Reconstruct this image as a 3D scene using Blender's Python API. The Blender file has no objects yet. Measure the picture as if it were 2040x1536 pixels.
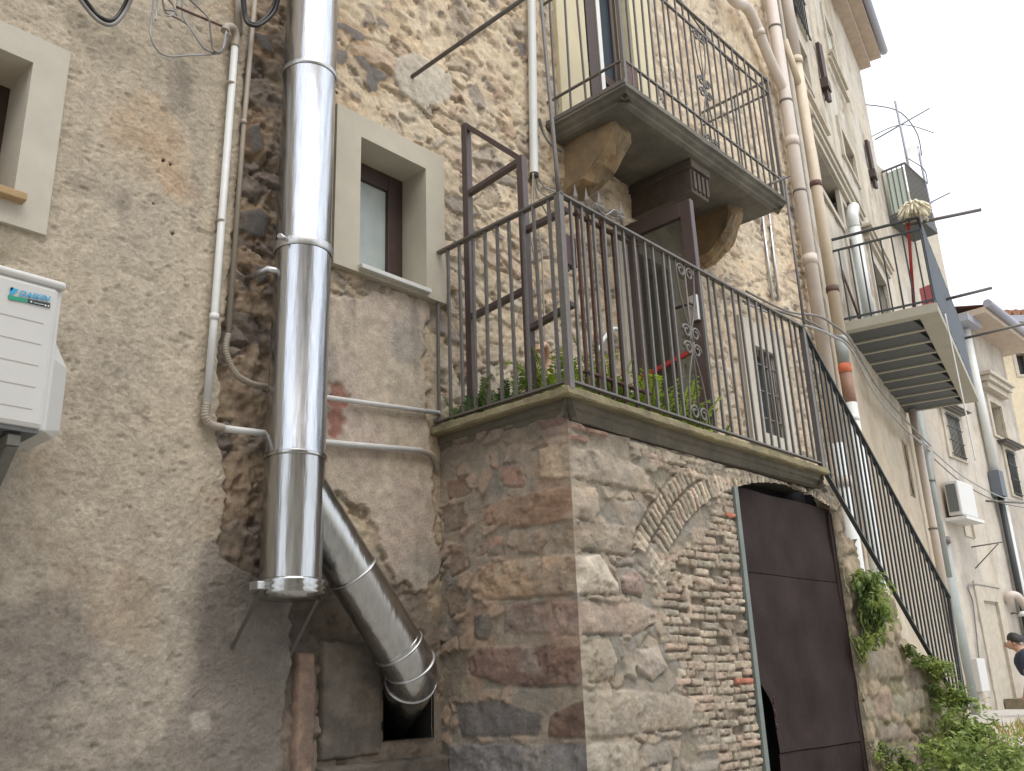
import bpy, bmesh, math, random
import numpy as np
from mathutils import Vector, Matrix
random.seed(7); rng = np.random.default_rng(7)
scn = bpy.context.scene; COL = scn.collection
R_ = math.radians

# ------------------------------------------------------------------ camera
F = 1840.9; CX, CY = 1020.0, 768.0
def cam_rot(pitch, roll, yaw):
    fwd = np.array([math.cos(pitch)*math.cos(yaw), math.cos(pitch)*math.sin(yaw), math.sin(pitch)])
    r = np.array([math.sin(yaw), -math.cos(yaw), 0]); u = np.cross(r, fwd)
    c, s = math.cos(roll), math.sin(roll)
    return np.array([c*r+s*u, -s*r+c*u, -fwd])
RM = cam_rot(R_(18.2375), R_(-2.2017), R_(42.2725))
CAM = np.array([0, -3.4, 1.6])
cd = bpy.data.cameras.new('camera'); cam = bpy.data.objects.new('camera', cd); COL.objects.link(cam)
M4 = Matrix.Identity(4)
for i in range(3):
    for j in range(3): M4[i][j] = float(RM[j][i])
    M4[i][3] = float(CAM[i])
cam.matrix_world = M4
cd.sensor_width = 36; cd.lens = F/2040*36; cd.clip_end = 500; cd.clip_start = .05
scn.camera = cam

# measurements: a pixel of the photo read on a known plane
def ray(px, py): return RM.T @ np.array([px-CX, CY-py, -F])
def PY(px, py, y=0.0):
    d = ray(px, py); return CAM + d*((y-CAM[1])/d[1])
def PX(px, py, x):
    d = ray(px, py); return CAM + d*((x-CAM[0])/d[0])
def PZ(px, py, z):
    d = ray(px, py); return CAM + d*((z-CAM[2])/d[2])

class Frame:
    """a wall plane: origin, U along the wall, V up, N outward"""
    def __init__(s, o, ang=None, U=None, N=None):
        s.o = np.array(o, float)
        s.U = np.array([math.cos(ang), math.sin(ang), 0]) if U is None else np.array(U, float)
        s.N = np.array([math.sin(ang), -math.cos(ang), 0]) if N is None else np.array(N, float)
    def px(s, x, y, d=0.0):
        r = ray(x, y); o = s.o + s.N*d
        t = ((o-CAM) @ s.N)/(r @ s.N); p = CAM + r*t - o
        return float(p @ s.U), float(p[2])
    def at(s, u, v, d=0.0):
        p = s.o + s.U*u + s.N*d; return np.array([p[0], p[1], s.o[2]+v])
    def pt(s, x, y, d=0.0):
        u, v = s.px(x, y, d); return s.at(u, v, d)
FM = Frame((0, 0, 0), 0.0)
YB = -.85; XB = 3.17
FB = Frame((0, YB, 0), 0.0)
FL = Frame((XB, 0, 0), U=(0, -1, 0), N=(-1, 0, 0))
A2 = R_(11.9)
F2 = Frame((8.26, 0, 0), A2)
F3 = Frame((15.45, 1.5, 0), R_(-1.0))

# ------------------------------------------------------------------ tagging
def tag(o, label=None, cat=None, group=None, kind=None):
    if label: o['label'] = label
    if cat: o['category'] = cat
    if group: o['group'] = group
    if kind: o['kind'] = kind
    return o
def thing(name, label, cat, loc=(0, 0, 0), group=None):
    o = bpy.data.objects.new(name, None); COL.objects.link(o); o.location = tuple(float(a) for a in loc)
    o.empty_display_size = .1
    return tag(o, label, cat, group)
def par(o, parent):
    if parent is not None:
        o.parent = parent
        o.matrix_parent_inverse = Matrix.Translation(-parent.location)
    return o

# ------------------------------------------------------------------ mesh builder
class MB:
    def __init__(s): s.v = []; s.f = []; s.sm = []
    def add(s, vs, fs, smooth=False):
        b = len(s.v); s.v += [tuple(float(c) for c in p) for p in vs]
        s.f += [tuple(b+i for i in f) for f in fs]; s.sm += [smooth]*len(fs)
        return s
    def box(s, a, b, fr=None):
        x0, y0, z0 = a; x1, y1, z1 = b
        vs = [(x0,y0,z0),(x1,y0,z0),(x1,y1,z0),(x0,y1,z0),(x0,y0,z1),(x1,y0,z1),(x1,y1,z1),(x0,y1,z1)]
        return s.add(vs, [(0,3,2,1),(4,5,6,7),(0,1,5,4),(1,2,6,5),(2,3,7,6),(3,0,4,7)])
    def fbox(s, fr, u0, u1, v0, v1, d0, d1):
        vs = [fr.at(u, v, d) for v in (v0, v1) for (u, d) in ((u0, d1), (u1, d1), (u1, d0), (u0, d0))]
        return s.add(vs, [(0,3,2,1),(4,5,6,7),(0,1,5,4),(1,2,6,5),(2,3,7,6),(3,0,4,7)])
    def hexa(s, vs):
        return s.add(vs, [(0,3,2,1),(4,5,6,7),(0,1,5,4),(1,2,6,5),(2,3,7,6),(3,0,4,7)])
    def bar(s, p, q, w, h=None, up=(0, 0, 1)):
        h = h or w; p = np.array(p, float); q = np.array(q, float)
        d = (q-p)/np.linalg.norm(q-p); up = np.array(up, float)
        if abs(d @ up) > .95: up = np.array([0, 1., 0])
        a = np.cross(d, up); a /= np.linalg.norm(a); b = np.cross(a, d)
        vs = [e + a*i*w/2 + b*j*h/2 for e in (p, q) for i, j in ((-1,-1),(1,-1),(1,1),(-1,1))]
        return s.add(vs, [(0,3,2,1),(4,5,6,7),(0,1,5,4),(1,2,6,5),(2,3,7,6),(3,0,4,7)])
    def tube(s, pts, r, n=8, cap=True, closed=False):
        P = [np.array(p, float) for p in pts]; m = len(P)
        rs = r if hasattr(r, '__len__') else [r]*m
        up = None; vs = []
        for i in range(m):
            if closed: t = P[(i+1) % m]-P[i-1]
            else: t = P[min(i+1, m-1)]-P[max(i-1, 0)]
            t /= (np.linalg.norm(t)+1e-9)
            if up is None:
                up = np.array([0, 0, 1.]) if abs(t[2]) < .9 else np.array([1., 0, 0])
            a = np.cross(t, up); a /= (np.linalg.norm(a)+1e-9); b = np.cross(a, t); up = b
            for k in range(n):
                th = 2*math.pi*k/n
                vs.append(P[i] + rs[i]*(a*math.cos(th)+b*math.sin(th)))
        fs = []
        for i in range(m if closed else m-1):
            j = (i+1) % m
            for k in range(n):
                fs.append((i*n+k, i*n+(k+1) % n, j*n+(k+1) % n, j*n+k))
        s.add(vs, fs, True)
        if cap and not closed:
            b = len(s.v)-len(vs)
            s.f.append(tuple(b+k for k in range(n))[::-1]); s.sm.append(False)
            s.f.append(tuple(b+(m-1)*n+k for k in range(n))); s.sm.append(False)
        return s
    def ring(s, c, ax, R, r, n=32, k=8):
        ax = np.array(ax, float); ax /= np.linalg.norm(ax)
        up = np.array([0, 0, 1.]) if abs(ax[2]) < .9 else np.array([1., 0, 0])
        a = np.cross(ax, up); a /= np.linalg.norm(a); b = np.cross(ax, a)
        return s.tube([np.array(c)+R*(a*math.cos(2*math.pi*i/n)+b*math.sin(2*math.pi*i/n)) for i in range(n)], r, k, closed=True)
    def build(s, name, mat, parent=None, bevel=0, origin=None):
        me = bpy.data.meshes.new(name)
        o0 = np.array(origin if origin is not None else (0, 0, 0), float)
        me.from_pydata([tuple(np.array(v)-o0) for v in s.v], [], s.f); me.update()
        me.polygons.foreach_set('use_smooth', s.sm)
        me.materials.append(mat)
        o = bpy.data.objects.new(name, me); COL.objects.link(o); o.location = tuple(o0)
        par(o, parent)
        if bevel:
            b = o.modifiers.new('bevel', 'BEVEL'); b.width = bevel; b.segments = 2; b.limit_method = 'ANGLE'
        return o

def smoothcurve(pts, n=8):
    P = [np.array(p, float) for p in pts]; out = []
    for i in range(len(P)-1):
        p0 = P[max(i-1, 0)]; p1 = P[i]; p2 = P[i+1]; p3 = P[min(i+2, len(P)-1)]
        for k in range(n):
            t = k/n
            out.append(.5*((2*p1)+(-p0+p2)*t+(2*p0-5*p1+4*p2-p3)*t*t+(-p0+3*p1-3*p2+p3)*t**3))
    out.append(P[-1]); return out

# ------------------------------------------------------------------ numpy noise
def h2(ix, iy, s):
    n = (ix.astype(np.int64)*374761393 + iy.astype(np.int64)*668265263 + s*974634777) & 0xffffffff
    n = ((n ^ (n >> 13))*1274126177) & 0xffffffff
    n = ((n ^ (n >> 16))*2246822519) & 0xffffffff
    return ((n ^ (n >> 15)) & 0xffffff)/float(0xffffff)
def vn(u, v, s=0):
    iu = np.floor(u); iv = np.floor(v); fu = u-iu; fv = v-iv
    fu = fu*fu*fu*(fu*(fu*6-15)+10); fv = fv*fv*fv*(fv*(fv*6-15)+10)
    a = h2(iu, iv, s); b = h2(iu+1, iv, s); c = h2(iu, iv+1, s); d = h2(iu+1, iv+1, s)
    return (a+(b-a)*fu+(c-a)*fv+(a-b-c+d)*fu*fv)*2-1
def fbm(u, v, oc=4, s=0, g=.5):
    t = np.zeros_like(u); a = 1.; tot = 0
    for i in range(oc):
        t += a*vn(u*2**i+i*17.3, v*2**i-i*9.1, s+i*13); tot += a; a *= g
    return t/tot
def voro(u, v, s=0, j=.85):
    iu = np.floor(u); iv = np.floor(v)
    f1 = np.full(u.shape, 9.); f2 = np.full(u.shape, 9.); idr = np.zeros_like(u); cu = np.zeros_like(u); cv = np.zeros_like(u)
    for du in (-1, 0, 1):
        for dv in (-1, 0, 1):
            a = iu+du; b = iv+dv
            pu = a+.5+j*(h2(a, b, s)-.5); pv = b+.5+j*(h2(a, b, s+5)-.5)
            d = np.hypot(u-pu, v-pv); r = h2(a, b, s+9)
            m = d < f1
            f2 = np.where(m, f1, np.minimum(f2, d)); f1 = np.where(m, d, f1)
            idr = np.where(m, r, idr); cu = np.where(m, u-pu, cu); cv = np.where(m, v-pv, cv)
    return f1, f2, idr, cu, cv
def sst(a, b, x):
    t = np.clip((x-a)/(b-a), 0, 1); return t*t*(3-2*t)
def sdf(u, v, poly):
    """signed distance to a polygon, negative inside"""
    d = np.full(u.shape, 1e9); ins = np.zeros(u.shape, bool); n = len(poly)
    for i in range(n):
        x0, y0 = poly[i]; x1, y1 = poly[(i+1) % n]
        ex, ey = x1-x0, y1-y0; wx = u-x0; wy = v-y0
        t = np.clip((wx*ex+wy*ey)/(ex*ex+ey*ey+1e-12), 0, 1)
        d = np.minimum(d, (wx-ex*t)**2+(wy-ey*t)**2)
        c = ((y0 <= v) & (y1 > v)) | ((y1 <= v) & (y0 > v))
        xi = x0+(v-y0)/(y1-y0+1e-12)*ex
        ins ^= c & (u < xi)
    return np.sqrt(d)*np.where(ins, -1, 1)
def sl(r, g, b):
    f = lambda c: (c/255/12.92 if c <= 10.3 else ((c/255+.055)/1.055)**2.4)
    return np.array([f(r), f(g), f(b)])
def lerp(a, b, m):
    return a*(1-m[..., None])+b*m[..., None]

SAT = .78
def relief(name, mat, fr, us, vs, func, parent=None, keep=None, xfix=None):
    U, V = np.meshgrid(us, vs); nu, nv = len(us), len(vs)
    H, C = func(U, V)
    P = fr.o[None, None, :] + U[..., None]*fr.U + H[..., None]*fr.N; P = P.copy(); P[..., 2] = fr.o[2]+V
    if xfix is not None: P = xfix(P, U, V, H)
    idx = np.arange(nu*nv).reshape(nv, nu)
    q = np.stack([idx[:-1, :-1], idx[:-1, 1:], idx[1:, 1:], idx[1:, :-1]], -1).reshape(-1, 4)
    if keep is not None:
        uc = .25*(U[:-1, :-1]+U[:-1, 1:]+U[1:, 1:]+U[1:, :-1]); vc = .25*(V[:-1, :-1]+V[:-1, 1:]+V[1:, 1:]+V[1:, :-1])
        q = q[keep(uc, vc).reshape(-1)]
    me = bpy.data.meshes.new(name)
    me.vertices.add(nu*nv); me.vertices.foreach_set('co', P.reshape(-1).astype(np.float32))
    me.loops.add(q.size); me.loops.foreach_set('vertex_index', q.reshape(-1).astype(np.int32))
    me.polygons.add(len(q)); me.polygons.foreach_set('loop_start', (np.arange(len(q))*4).astype(np.int32))
    me.polygons.foreach_set('use_smooth', np.ones(len(q), bool))
    me.update(calc_edges=True)
    at = me.color_attributes.new('Col', 'FLOAT_COLOR', 'POINT')
    lum = C @ np.array([.25, .6, .15]); C = lum[..., None]*(1-SAT)+C*SAT
    c4 = np.concatenate([np.clip(C, .01, .9).reshape(-1, 3), np.ones((nu*nv, 1))], 1)
    at.data.foreach_set('color', c4.reshape(-1).astype(np.float32))
    me.materials.append(mat)
    o = bpy.data.objects.new(name, me); COL.objects.link(o); par(o, parent)
    return o
def spaced(segs):
    out = []
    for a, b, st in segs:
        n = max(1, int(round((b-a)/st))); out += list(np.linspace(a, b, n, endpoint=False))
    out.append(segs[-1][1]); return np.array(out)

# ------------------------------------------------------------------ materials
def newmat(name):
    m = bpy.data.materials.new(name); m.use_nodes = True
    nt = m.node_tree; b = nt.nodes['Principled BSDF']; return m, nt, b
def N(nt, t, **k):
    n = nt.nodes.new(t)
    for a, v in k.items():
        if a in n.inputs: n.inputs[a].default_value = v
        else: setattr(n, a, v)
    return n
def simple(name, rgb, rough=.6, metal=0, var=.15, scale=30, bump=0, spec=.5, rgb2=None, bscale=None, detail=6):
    m, nt, b = newmat(name); L = nt.links
    tc = N(nt, 'ShaderNodeTexCoord'); no = N(nt, 'ShaderNodeTexNoise', Scale=scale, Detail=detail, Roughness=.6)
    L.new(tc.outputs['Object'], no.inputs['Vector'])
    rp = N(nt, 'ShaderNodeValToRGB'); r = np.array(rgb); r2 = np.array(rgb2) if rgb2 is not None else r*(1+var)
    r1 = r if rgb2 is not None else r*(1-var)
    rp.color_ramp.elements[0].position = .3; rp.color_ramp.elements[1].position = .7
    rp.color_ramp.elements[0].color = (*np.clip(r1, 0, .95), 1); rp.color_ramp.elements[1].color = (*np.clip(r2, 0, .95), 1)
    L.new(no.outputs['Fac'], rp.inputs['Fac']); L.new(rp.outputs['Color'], b.inputs['Base Color'])
    b.inputs['Roughness'].default_value = rough; b.inputs['Metallic'].default_value = metal
    b.inputs['Specular IOR Level'].default_value = spec
    if bump:
        n2 = N(nt, 'ShaderNodeTexNoise', Scale=bscale or scale*3, Detail=8, Roughness=.65)
        L.new(tc.outputs['Object'], n2.inputs['Vector'])
        bp = N(nt, 'ShaderNodeBump', Strength=1.0, Distance=bump)
        L.new(n2.outputs['Fac'], bp.inputs['Height']); L.new(bp.outputs['Normal'], b.inputs['Normal'])
    return m
def wallmat(name, scale=110, bump=.004, amt=.35, rough=.93, col=None):
    """albedo from the wall's own colour layer, broken up by fine grain, with grain bump"""
    m, nt, b = newmat(name); L = nt.links
    tc = N(nt, 'ShaderNodeTexCoord')
    ca = N(nt, 'ShaderNodeVertexColor', layer_name='Col')
    n1 = N(nt, 'ShaderNodeTexNoise', Scale=scale, Detail=8, Roughness=.7); L.new(tc.outputs['Object'], n1.inputs['Vector'])
    n2 = N(nt, 'ShaderNodeTexNoise', Scale=scale*.22, Detail=6, Roughness=.65); L.new(tc.outputs['Object'], n2.inputs['Vector'])
    mr = N(nt, 'ShaderNodeMapRange'); mr.inputs[1].default_value = .25; mr.inputs[2].default_value = .75
    mr.inputs[3].default_value = 1-amt; mr.inputs[4].default_value = 1+amt
    ad = N(nt, 'ShaderNodeMath', operation='ADD'); L.new(n1.outputs['Fac'], ad.inputs[0]); L.new(n2.outputs['Fac'], ad.inputs[1])
    hf = N(nt, 'ShaderNodeMath', operation='MULTIPLY'); hf.inputs[1].default_value = .5; L.new(ad.outputs[0], hf.inputs[0])
    L.new(hf.outputs[0], mr.inputs[0])
    mx = N(nt, 'ShaderNodeVectorMath', operation='SCALE'); L.new(ca.outputs['Color'], mx.inputs[0]); L.new(mr.outputs[0], mx.inputs['Scale'])
    L.new(mx.outputs[0], b.inputs['Base Color'])
    b.inputs['Roughness'].default_value = rough; b.inputs['Specular IOR Level'].default_value = .25
    bp = N(nt, 'ShaderNodeBump', Strength=1.0, Distance=bump); L.new(hf.outputs[0], bp.inputs['Height'])
    L.new(bp.outputs['Normal'], b.inputs['Normal'])
    return m
def leafmat(name, c1, c2, sc=9):
    m, nt, b = newmat(name); L = nt.links
    tc = N(nt, 'ShaderNodeTexCoord'); no = N(nt, 'ShaderNodeTexNoise', Scale=sc, Detail=4)
    L.new(tc.outputs['Object'], no.inputs['Vector'])
    rp = N(nt, 'ShaderNodeValToRGB'); rp.color_ramp.elements[0].position = .35; rp.color_ramp.elements[1].position = .65
    rp.color_ramp.elements[0].color = (*c1, 1); rp.color_ramp.elements[1].color = (*c2, 1)
    L.new(no.outputs['Fac'], rp.inputs['Fac']); L.new(rp.outputs['Color'], b.inputs['Base Color'])
    b.inputs['Roughness'].default_value = .55
    tr = N(nt, 'ShaderNodeBsdfTranslucent'); L.new(rp.outputs['Color'], tr.inputs['Color'])
    ms = N(nt, 'ShaderNodeMixShader', Fac=.4); L.new(b.outputs[0], ms.inputs[1]); L.new(tr.outputs[0], ms.inputs[2])
    L.new(ms.outputs[0], nt.nodes['Material Output'].inputs['Surface'])
    return m

def steelmat(name, base, rough, streak=.06):
    m, nt, b = newmat(name); L = nt.links
    tc = N(nt, 'ShaderNodeTexCoord')
    mp = N(nt, 'ShaderNodeMapping'); mp.inputs['Scale'].default_value = (5, 5, .5); L.new(tc.outputs['Object'], mp.inputs['Vector'])
    n1 = N(nt, 'ShaderNodeTexNoise', Scale=3, Detail=5, Roughness=.6); L.new(mp.outputs[0], n1.inputs['Vector'])
    n2 = N(nt, 'ShaderNodeTexNoise', Scale=9, Detail=5, Roughness=.6); L.new(mp.outputs[0], n2.inputs['Vector'])
    rp = N(nt, 'ShaderNodeMapRange'); rp.inputs[3].default_value = rough-streak; rp.inputs[4].default_value = rough+streak*1.4
    L.new(n2.outputs['Fac'], rp.inputs[0]); L.new(rp.outputs[0], b.inputs['Roughness'])
    cr = N(nt, 'ShaderNodeValToRGB'); cr.color_ramp.elements[0].position = .3; cr.color_ramp.elements[1].position = .6
    cr.color_ramp.elements[0].color = (*(np.array(base)*.8), 1); cr.color_ramp.elements[1].color = (*base, 1)
    L.new(n2.outputs['Fac'], cr.inputs['Fac']); L.new(cr.outputs['Color'], b.inputs['Base Color'])
    b.inputs['Metallic'].default_value = 1
    bp = N(nt, 'ShaderNodeBump', Strength=1.0, Distance=.004); L.new(n1.outputs['Fac'], bp.inputs['Height'])
    L.new(bp.outputs['Normal'], b.inputs['Normal'])
    return m

MT = {}
MT['stucco'] = wallmat('roughcast_plaster', 95, .010, .42)
MT['rubble'] = wallmat('rubble_stone', 80, .010, .40)
MT['masonry'] = wallmat('ashlar_and_brick', 85, .010, .42)
MT['render'] = wallmat('old_render', 40, .004, .22)
MT['surround'] = simple('smooth_plaster', sl(186,180,166), .85, var=.07, scale=7, bump=.0015, bscale=120)
MT['surround2'] = simple('smooth_beige_plaster', sl(188,181,164), .88, var=.09, scale=4, bump=.0015, bscale=90)
MT['stone_trim'] = simple('pale_stone', sl(182,173,157), .9, var=.14, scale=8, bump=.004, bscale=60)
MT['ochre'] = simple('ochre_plaster', sl(204,193,162), .9, var=.08, scale=5, bump=.002, bscale=60)
MT['marble'] = simple('marble_sill', sl(205,205,200), .5, var=.05, scale=20)
MT['tan_sill'] = simple('tan_sill', sl(165,138,100), .75, var=.1, scale=25, bump=.001)
MT['iron'] = simple('painted_iron', sl(102,97,92), .5, var=.18, scale=45, bump=.0006, bscale=200)
MT['iron_dark'] = simple('dark_green_iron', sl(58,62,62), .5, var=.15, scale=30, bump=.0006, bscale=200)
MT['rust'] = simple('rusty_iron', sl(96,74,66), .75, var=.3, scale=35, bump=.001, bscale=150)
MT['brown_steel'] = simple('brown_steel', sl(84,70,68), .42, var=.12, scale=12, bump=.0004, bscale=100)
MT['door_rust'] = simple('rusted_sheet', sl(46,39,38), .85, rgb2=sl(62,52,50), scale=4, bump=.006, bscale=9, spec=.14)
MT['dark'] = simple('dark_interior', (.012,.012,.012), .9, var=.2)
MT['wood_brown'] = simple('brown_wood', sl(66,50,44), .55, var=.2, scale=20, bump=.001)
MT['beam_wood'] = simple('old_beam', sl(84,74,66), .8, var=.2, scale=14, bump=.003)
MT['corbel'] = simple('corbel_stone', sl(112,100,84), .9, rgb2=sl(158,134,98), scale=6, bump=.008, bscale=35)
MT['concrete'] = simple('weathered_concrete', sl(108,100,84), .92, rgb2=sl(140,128,104), scale=7, bump=.006, bscale=60)
MT['conc_dark'] = simple('stained_concrete', sl(86,84,78), .92, rgb2=sl(124,118,106), scale=4, bump=.006, bscale=45)
MT['slab3'] = simple('balcony_concrete', sl(164,160,146), .85, var=.06, scale=6, bump=.001)
MT['slat'] = simple('grey_steel_beam', sl(74,78,79), .6, var=.08, scale=8)
MT['pvc_white'] = simple('white_pvc', sl(210,212,208), .4, var=.05, scale=6)
MT['conduit'] = simple('grey_conduit', sl(206,206,203), .5, var=.08, scale=9)
MT['conduit_old'] = simple('aged_conduit', sl(156,146,132), .6, var=.12, scale=9)
MT['pipe_pink'] = simple('pinkish_drainpipe', sl(198,186,174), .55, var=.08, scale=5)
MT['pipe_tan'] = simple('tan_drainpipe', sl(202,187,164), .55, var=.1, scale=5)
MT['pipe_grey'] = simple('grey_drainpipe', sl(150,156,152), .5, var=.08, scale=5)
MT['ac_white'] = simple('ac_casing', sl(200,199,195), .42, var=.03, scale=5)
MT['ac_dark'] = simple('ac_grille', sl(95,98,98), .6, var=.1)
MT['black'] = simple('black_rubber', sl(38,36,36), .55, var=.15, scale=20)
MT['cable'] = simple('grey_cable', sl(120,116,112), .5, var=.2, scale=12)
MT['cable_pale'] = simple('pale_cable', sl(150,150,148), .5, var=.15, scale=12)
MT['steel'] = steelmat('stainless_steel', (.58,.60,.625), .21, .04)
MT['steel_dull'] = steelmat('dirty_stainless_steel', (.46,.465,.46), .22, .06)
MT['galv'] = steelmat('galvanised_steel', (.6,.6,.6), .4)
MT['bracket'] = simple('dark_bracket', sl(84,79,72), .6, scale=20)
MT['glass'] = simple('window_glass', sl(70,78,82), .06, var=.1, scale=2, spec=.8)
MT['frost'] = simple('frosted_glass', sl(150,160,158), .25, rgb2=sl(196,204,200), scale=2.5)
MT['doorglass'] = simple('dusty_door_glass', sl(92,88,80), .12, var=.2, scale=3)
MT['blue_glass'] = simple('blue_reflecting_glass', sl(58,70,82), .12, var=.1, scale=2)
MT['curtain'] = simple('white_curtain', sl(226,226,222), .8, var=.04, scale=12)
MT['leaf'] = leafmat('fern_leaf', sl(92,124,40), sl(172,194,70))
MT['leaf_dark'] = leafmat('dark_leaf', sl(50,78,38), sl(98,124,52))
MT['leaf_bush'] = leafmat('bush_leaf', sl(82,106,50), sl(166,180,98), 7)
MT['stem'] = simple('plant_stem', sl(92,98,52), .8)
MT['red'] = simple('red_paint', sl(168,52,48), .5)
MT['orange'] = simple('orange_band', sl(212,116,80), .6)
MT['pink'] = simple('pink_cloth', sl(230,130,138), .8)
MT['mesh_grey'] = simple('grey_screen', sl(98,105,112), .7, var=.07, scale=15)
MT['pipe_brown'] = simple('brown_pipe', sl(150,116,98), .6)
def screenmat():
    m, nt, b = newmat('fine_grey_netting'); L = nt.links
    b.inputs['Base Color'].default_value = (*sl(104, 112, 120), 1); b.inputs['Roughness'].default_value = .8
    tr = N(nt, 'ShaderNodeBsdfTransparent'); ms = N(nt, 'ShaderNodeMixShader', Fac=.66)
    L.new(tr.outputs[0], ms.inputs[1]); L.new(b.outputs[0], ms.inputs[2]); L.new(ms.outputs[0], nt.nodes['Material Output'].inputs['Surface']); return m
MT['netting'] = screenmat()
MT['tile'] = simple('roof_tile', sl(150,110,88), .85, var=.2, scale=10, bump=.004)
MT['soffit'] = simple('eave_wood', sl(178,162,146), .8, var=.12, scale=8)
MT['gutter'] = simple('lead_gutter', sl(150,152,162), .5, var=.08)
MT['teal'] = simple('teal_logo', sl(40,150,120), .4, var=.02)
MT['logo_blue'] = simple('blue_logo', sl(48,160,205), .4, var=.02)
MT['logo_dark'] = simple('dark_logo', sl(48,58,60), .4, var=.02)
MT['logo_white'] = simple('white_lettering', sl(225,230,228), .4, var=.02)
MT['shadow_gap'] = simple('panel_groove', sl(168,166,158), .6, var=.05)
MT['mop'] = simple('mop_strands', sl(222,214,190), .9, var=.12, scale=30)
MT['brickpink'] = simple('pink_brick', sl(132,104,86), .9, var=.18, scale=16, bump=.004)
MT['slate'] = simple('grey_stone_slab', sl(104,92,78), .9, var=.18, scale=7, bump=.004)
MT['skin'] = simple('skin', sl(178,140,120), .55, var=.05)
MT['hair'] = simple('dark_hair', sl(36,32,30), .6, var=.2, scale=60)
MT['navy'] = simple('navy_cloth', sl(44,52,72), .85, var=.12, scale=25)
MT['greycloth'] = simple('grey_cloth', sl(140,138,136), .85, var=.1, scale=25)
MT['asphalt'] = simple('worn_paving', sl(182,178,170), .92, var=.12, scale=3, bump=.006, bscale=30)
MT['plate_blue'] = simple('blue_plate', sl(54,70,100), .5)
MT['sat_paper'] = simple('dirt', sl(120,104,80), .95, var=.25, scale=10, bump=.01, bscale=20)
#PARTS
# ================================================================== LEFT PLASTERED HOUSE
def px_poly(fr, pts, off=(0, 0), sc=1.0):
    return [fr.px(off[0]+x/sc, off[1]+y/sc) for x, y in pts]

def stucco_edge(v):
    return 1.945+.045*fbm(v*2.1, v*0, 3, 2)+.035*fbm(v*11, v*0+3, 4, 5, .65)+.36*sst(2.18, 1.98, v)
def f_stucco(U, V):
    b = fbm(U*1.3, V*1.3, 4, 11); c = fbm(U*2.6+4, V*2.6, 4, 12); lo = sst(2.75, 1.9, V+.35*fbm(U*2, V*2, 3, 13))
    lump = fbm(U*66, V*72, 2, 14, .6); med = fbm(U*9, V*12, 4, 15)
    rid = 1-np.abs(fbm(U*38, V*60, 2, 17))*2
    H = .026+.0026*lump+.0014*med+.010*b
    ero = sst(.1, .5, fbm(U*3.1, V*4.2, 4, 16)+.55*lo-.25)
    H += ero*(.005*fbm(U*7, V*7, 4, 18)-.005)
    C = np.zeros(U.shape+(3,)); C[:] = sl(184, 169, 144)
    C = lerp(C, np.broadcast_to(sl(170, 158, 138), C.shape), .8*sst(-.05, .35, b))
    C = lerp(C, np.broadcast_to(sl(182, 150, 112), C.shape), .7*sst(.05, .45, c))
    C = lerp(C, np.broadcast_to(sl(150, 141, 127), C.shape), .55*lo)
    C = lerp(C, np.broadcast_to(sl(112, 104, 95), C.shape), .55*sst(.12, .42, fbm(U*2.4, V*1.7, 5, 19)-.25+.4*lo))
    C = lerp(C, np.broadcast_to(sl(110, 106, 74), C.shape), .6*sst(.1, .4, fbm(U*4, V*5, 4, 21)-((U-.95)**2*3+(V-3.08)**2*6)))
    sp = sst(.35, .6, fbm(U*24, V*30, 3, 22)); H -= .004*sp; C *= (1+.16*lump+.10*med-.16*sp)[..., None]
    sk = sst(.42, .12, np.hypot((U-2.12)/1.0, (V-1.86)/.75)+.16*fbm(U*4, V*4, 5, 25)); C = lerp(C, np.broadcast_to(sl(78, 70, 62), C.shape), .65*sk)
    soot = sst(1.78, 2.05, U+.12*fbm(U*3, V*3, 4, 23))*sst(2.25, 1.95, V); C = lerp(C, np.broadcast_to(sl(122, 114, 105), C.shape), .75*soot)
    ed = stucco_edge(V)-U; k = sst(.035, -.012, ed)
    H = H*(1-k)-.055*k
    C = lerp(C, np.broadcast_to(sl(88, 76, 64), C.shape), .8*sst(.03, -.01, ed))
    for (px, py, r) in ((320, 324, .007), (334, 332, .007), (338, 469, .0075), (300, 411, .004)):
        hu, hv = FM.px(px, py); d = np.hypot(U-hu, V-hv)
        m = sst(r, r*.55, d); H -= .03*m; C = lerp(C, np.broadcast_to(sl(26, 22, 20), C.shape), m)
    m = sst(.055, .02, np.hypot(U-FM.px(392, 1438)[0], (V-FM.px(392, 1438)[1])*1.0)+.02*fbm(U*40, V*40, 3, 3))
    C = lerp(C, np.broadcast_to(sl(170, 160, 145), C.shape), m)
    return H, C
W1 = dict(u0=.30, u1=1.0, v0=3.405, v1=3.985)
hs = thing('plastered_house', 'house with rough weathered beige plaster carrying the big air conditioner', 'house', (1, 0, 0))
us = spaced([(-3.5, .5, .12), (.5, 2.42, .006)]); vs = spaced([(-.5, 1.15, .06), (1.15, 5.15, .006), (5.15, 9.5, .12)])
relief('wall', MT['stucco'], FM, us, vs, f_stucco, hs,
       keep=lambda u, v: (u < stucco_edge(v)+.02) & ~((u > W1['u0']) & (u < W1['u1']) & (v > W1['v0']) & (v < W1['v1'])))
m = MB(); m.box((-3.5, .3, -.5), (1.9, 5, 9.6)); m.build('house_body', MT['stone_trim'], hs)
m = MB(); m.box((-3.7, -.35, 9.5), (2.3, 5, 9.62)); m.build('roof', MT['tile'], hs)
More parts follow.
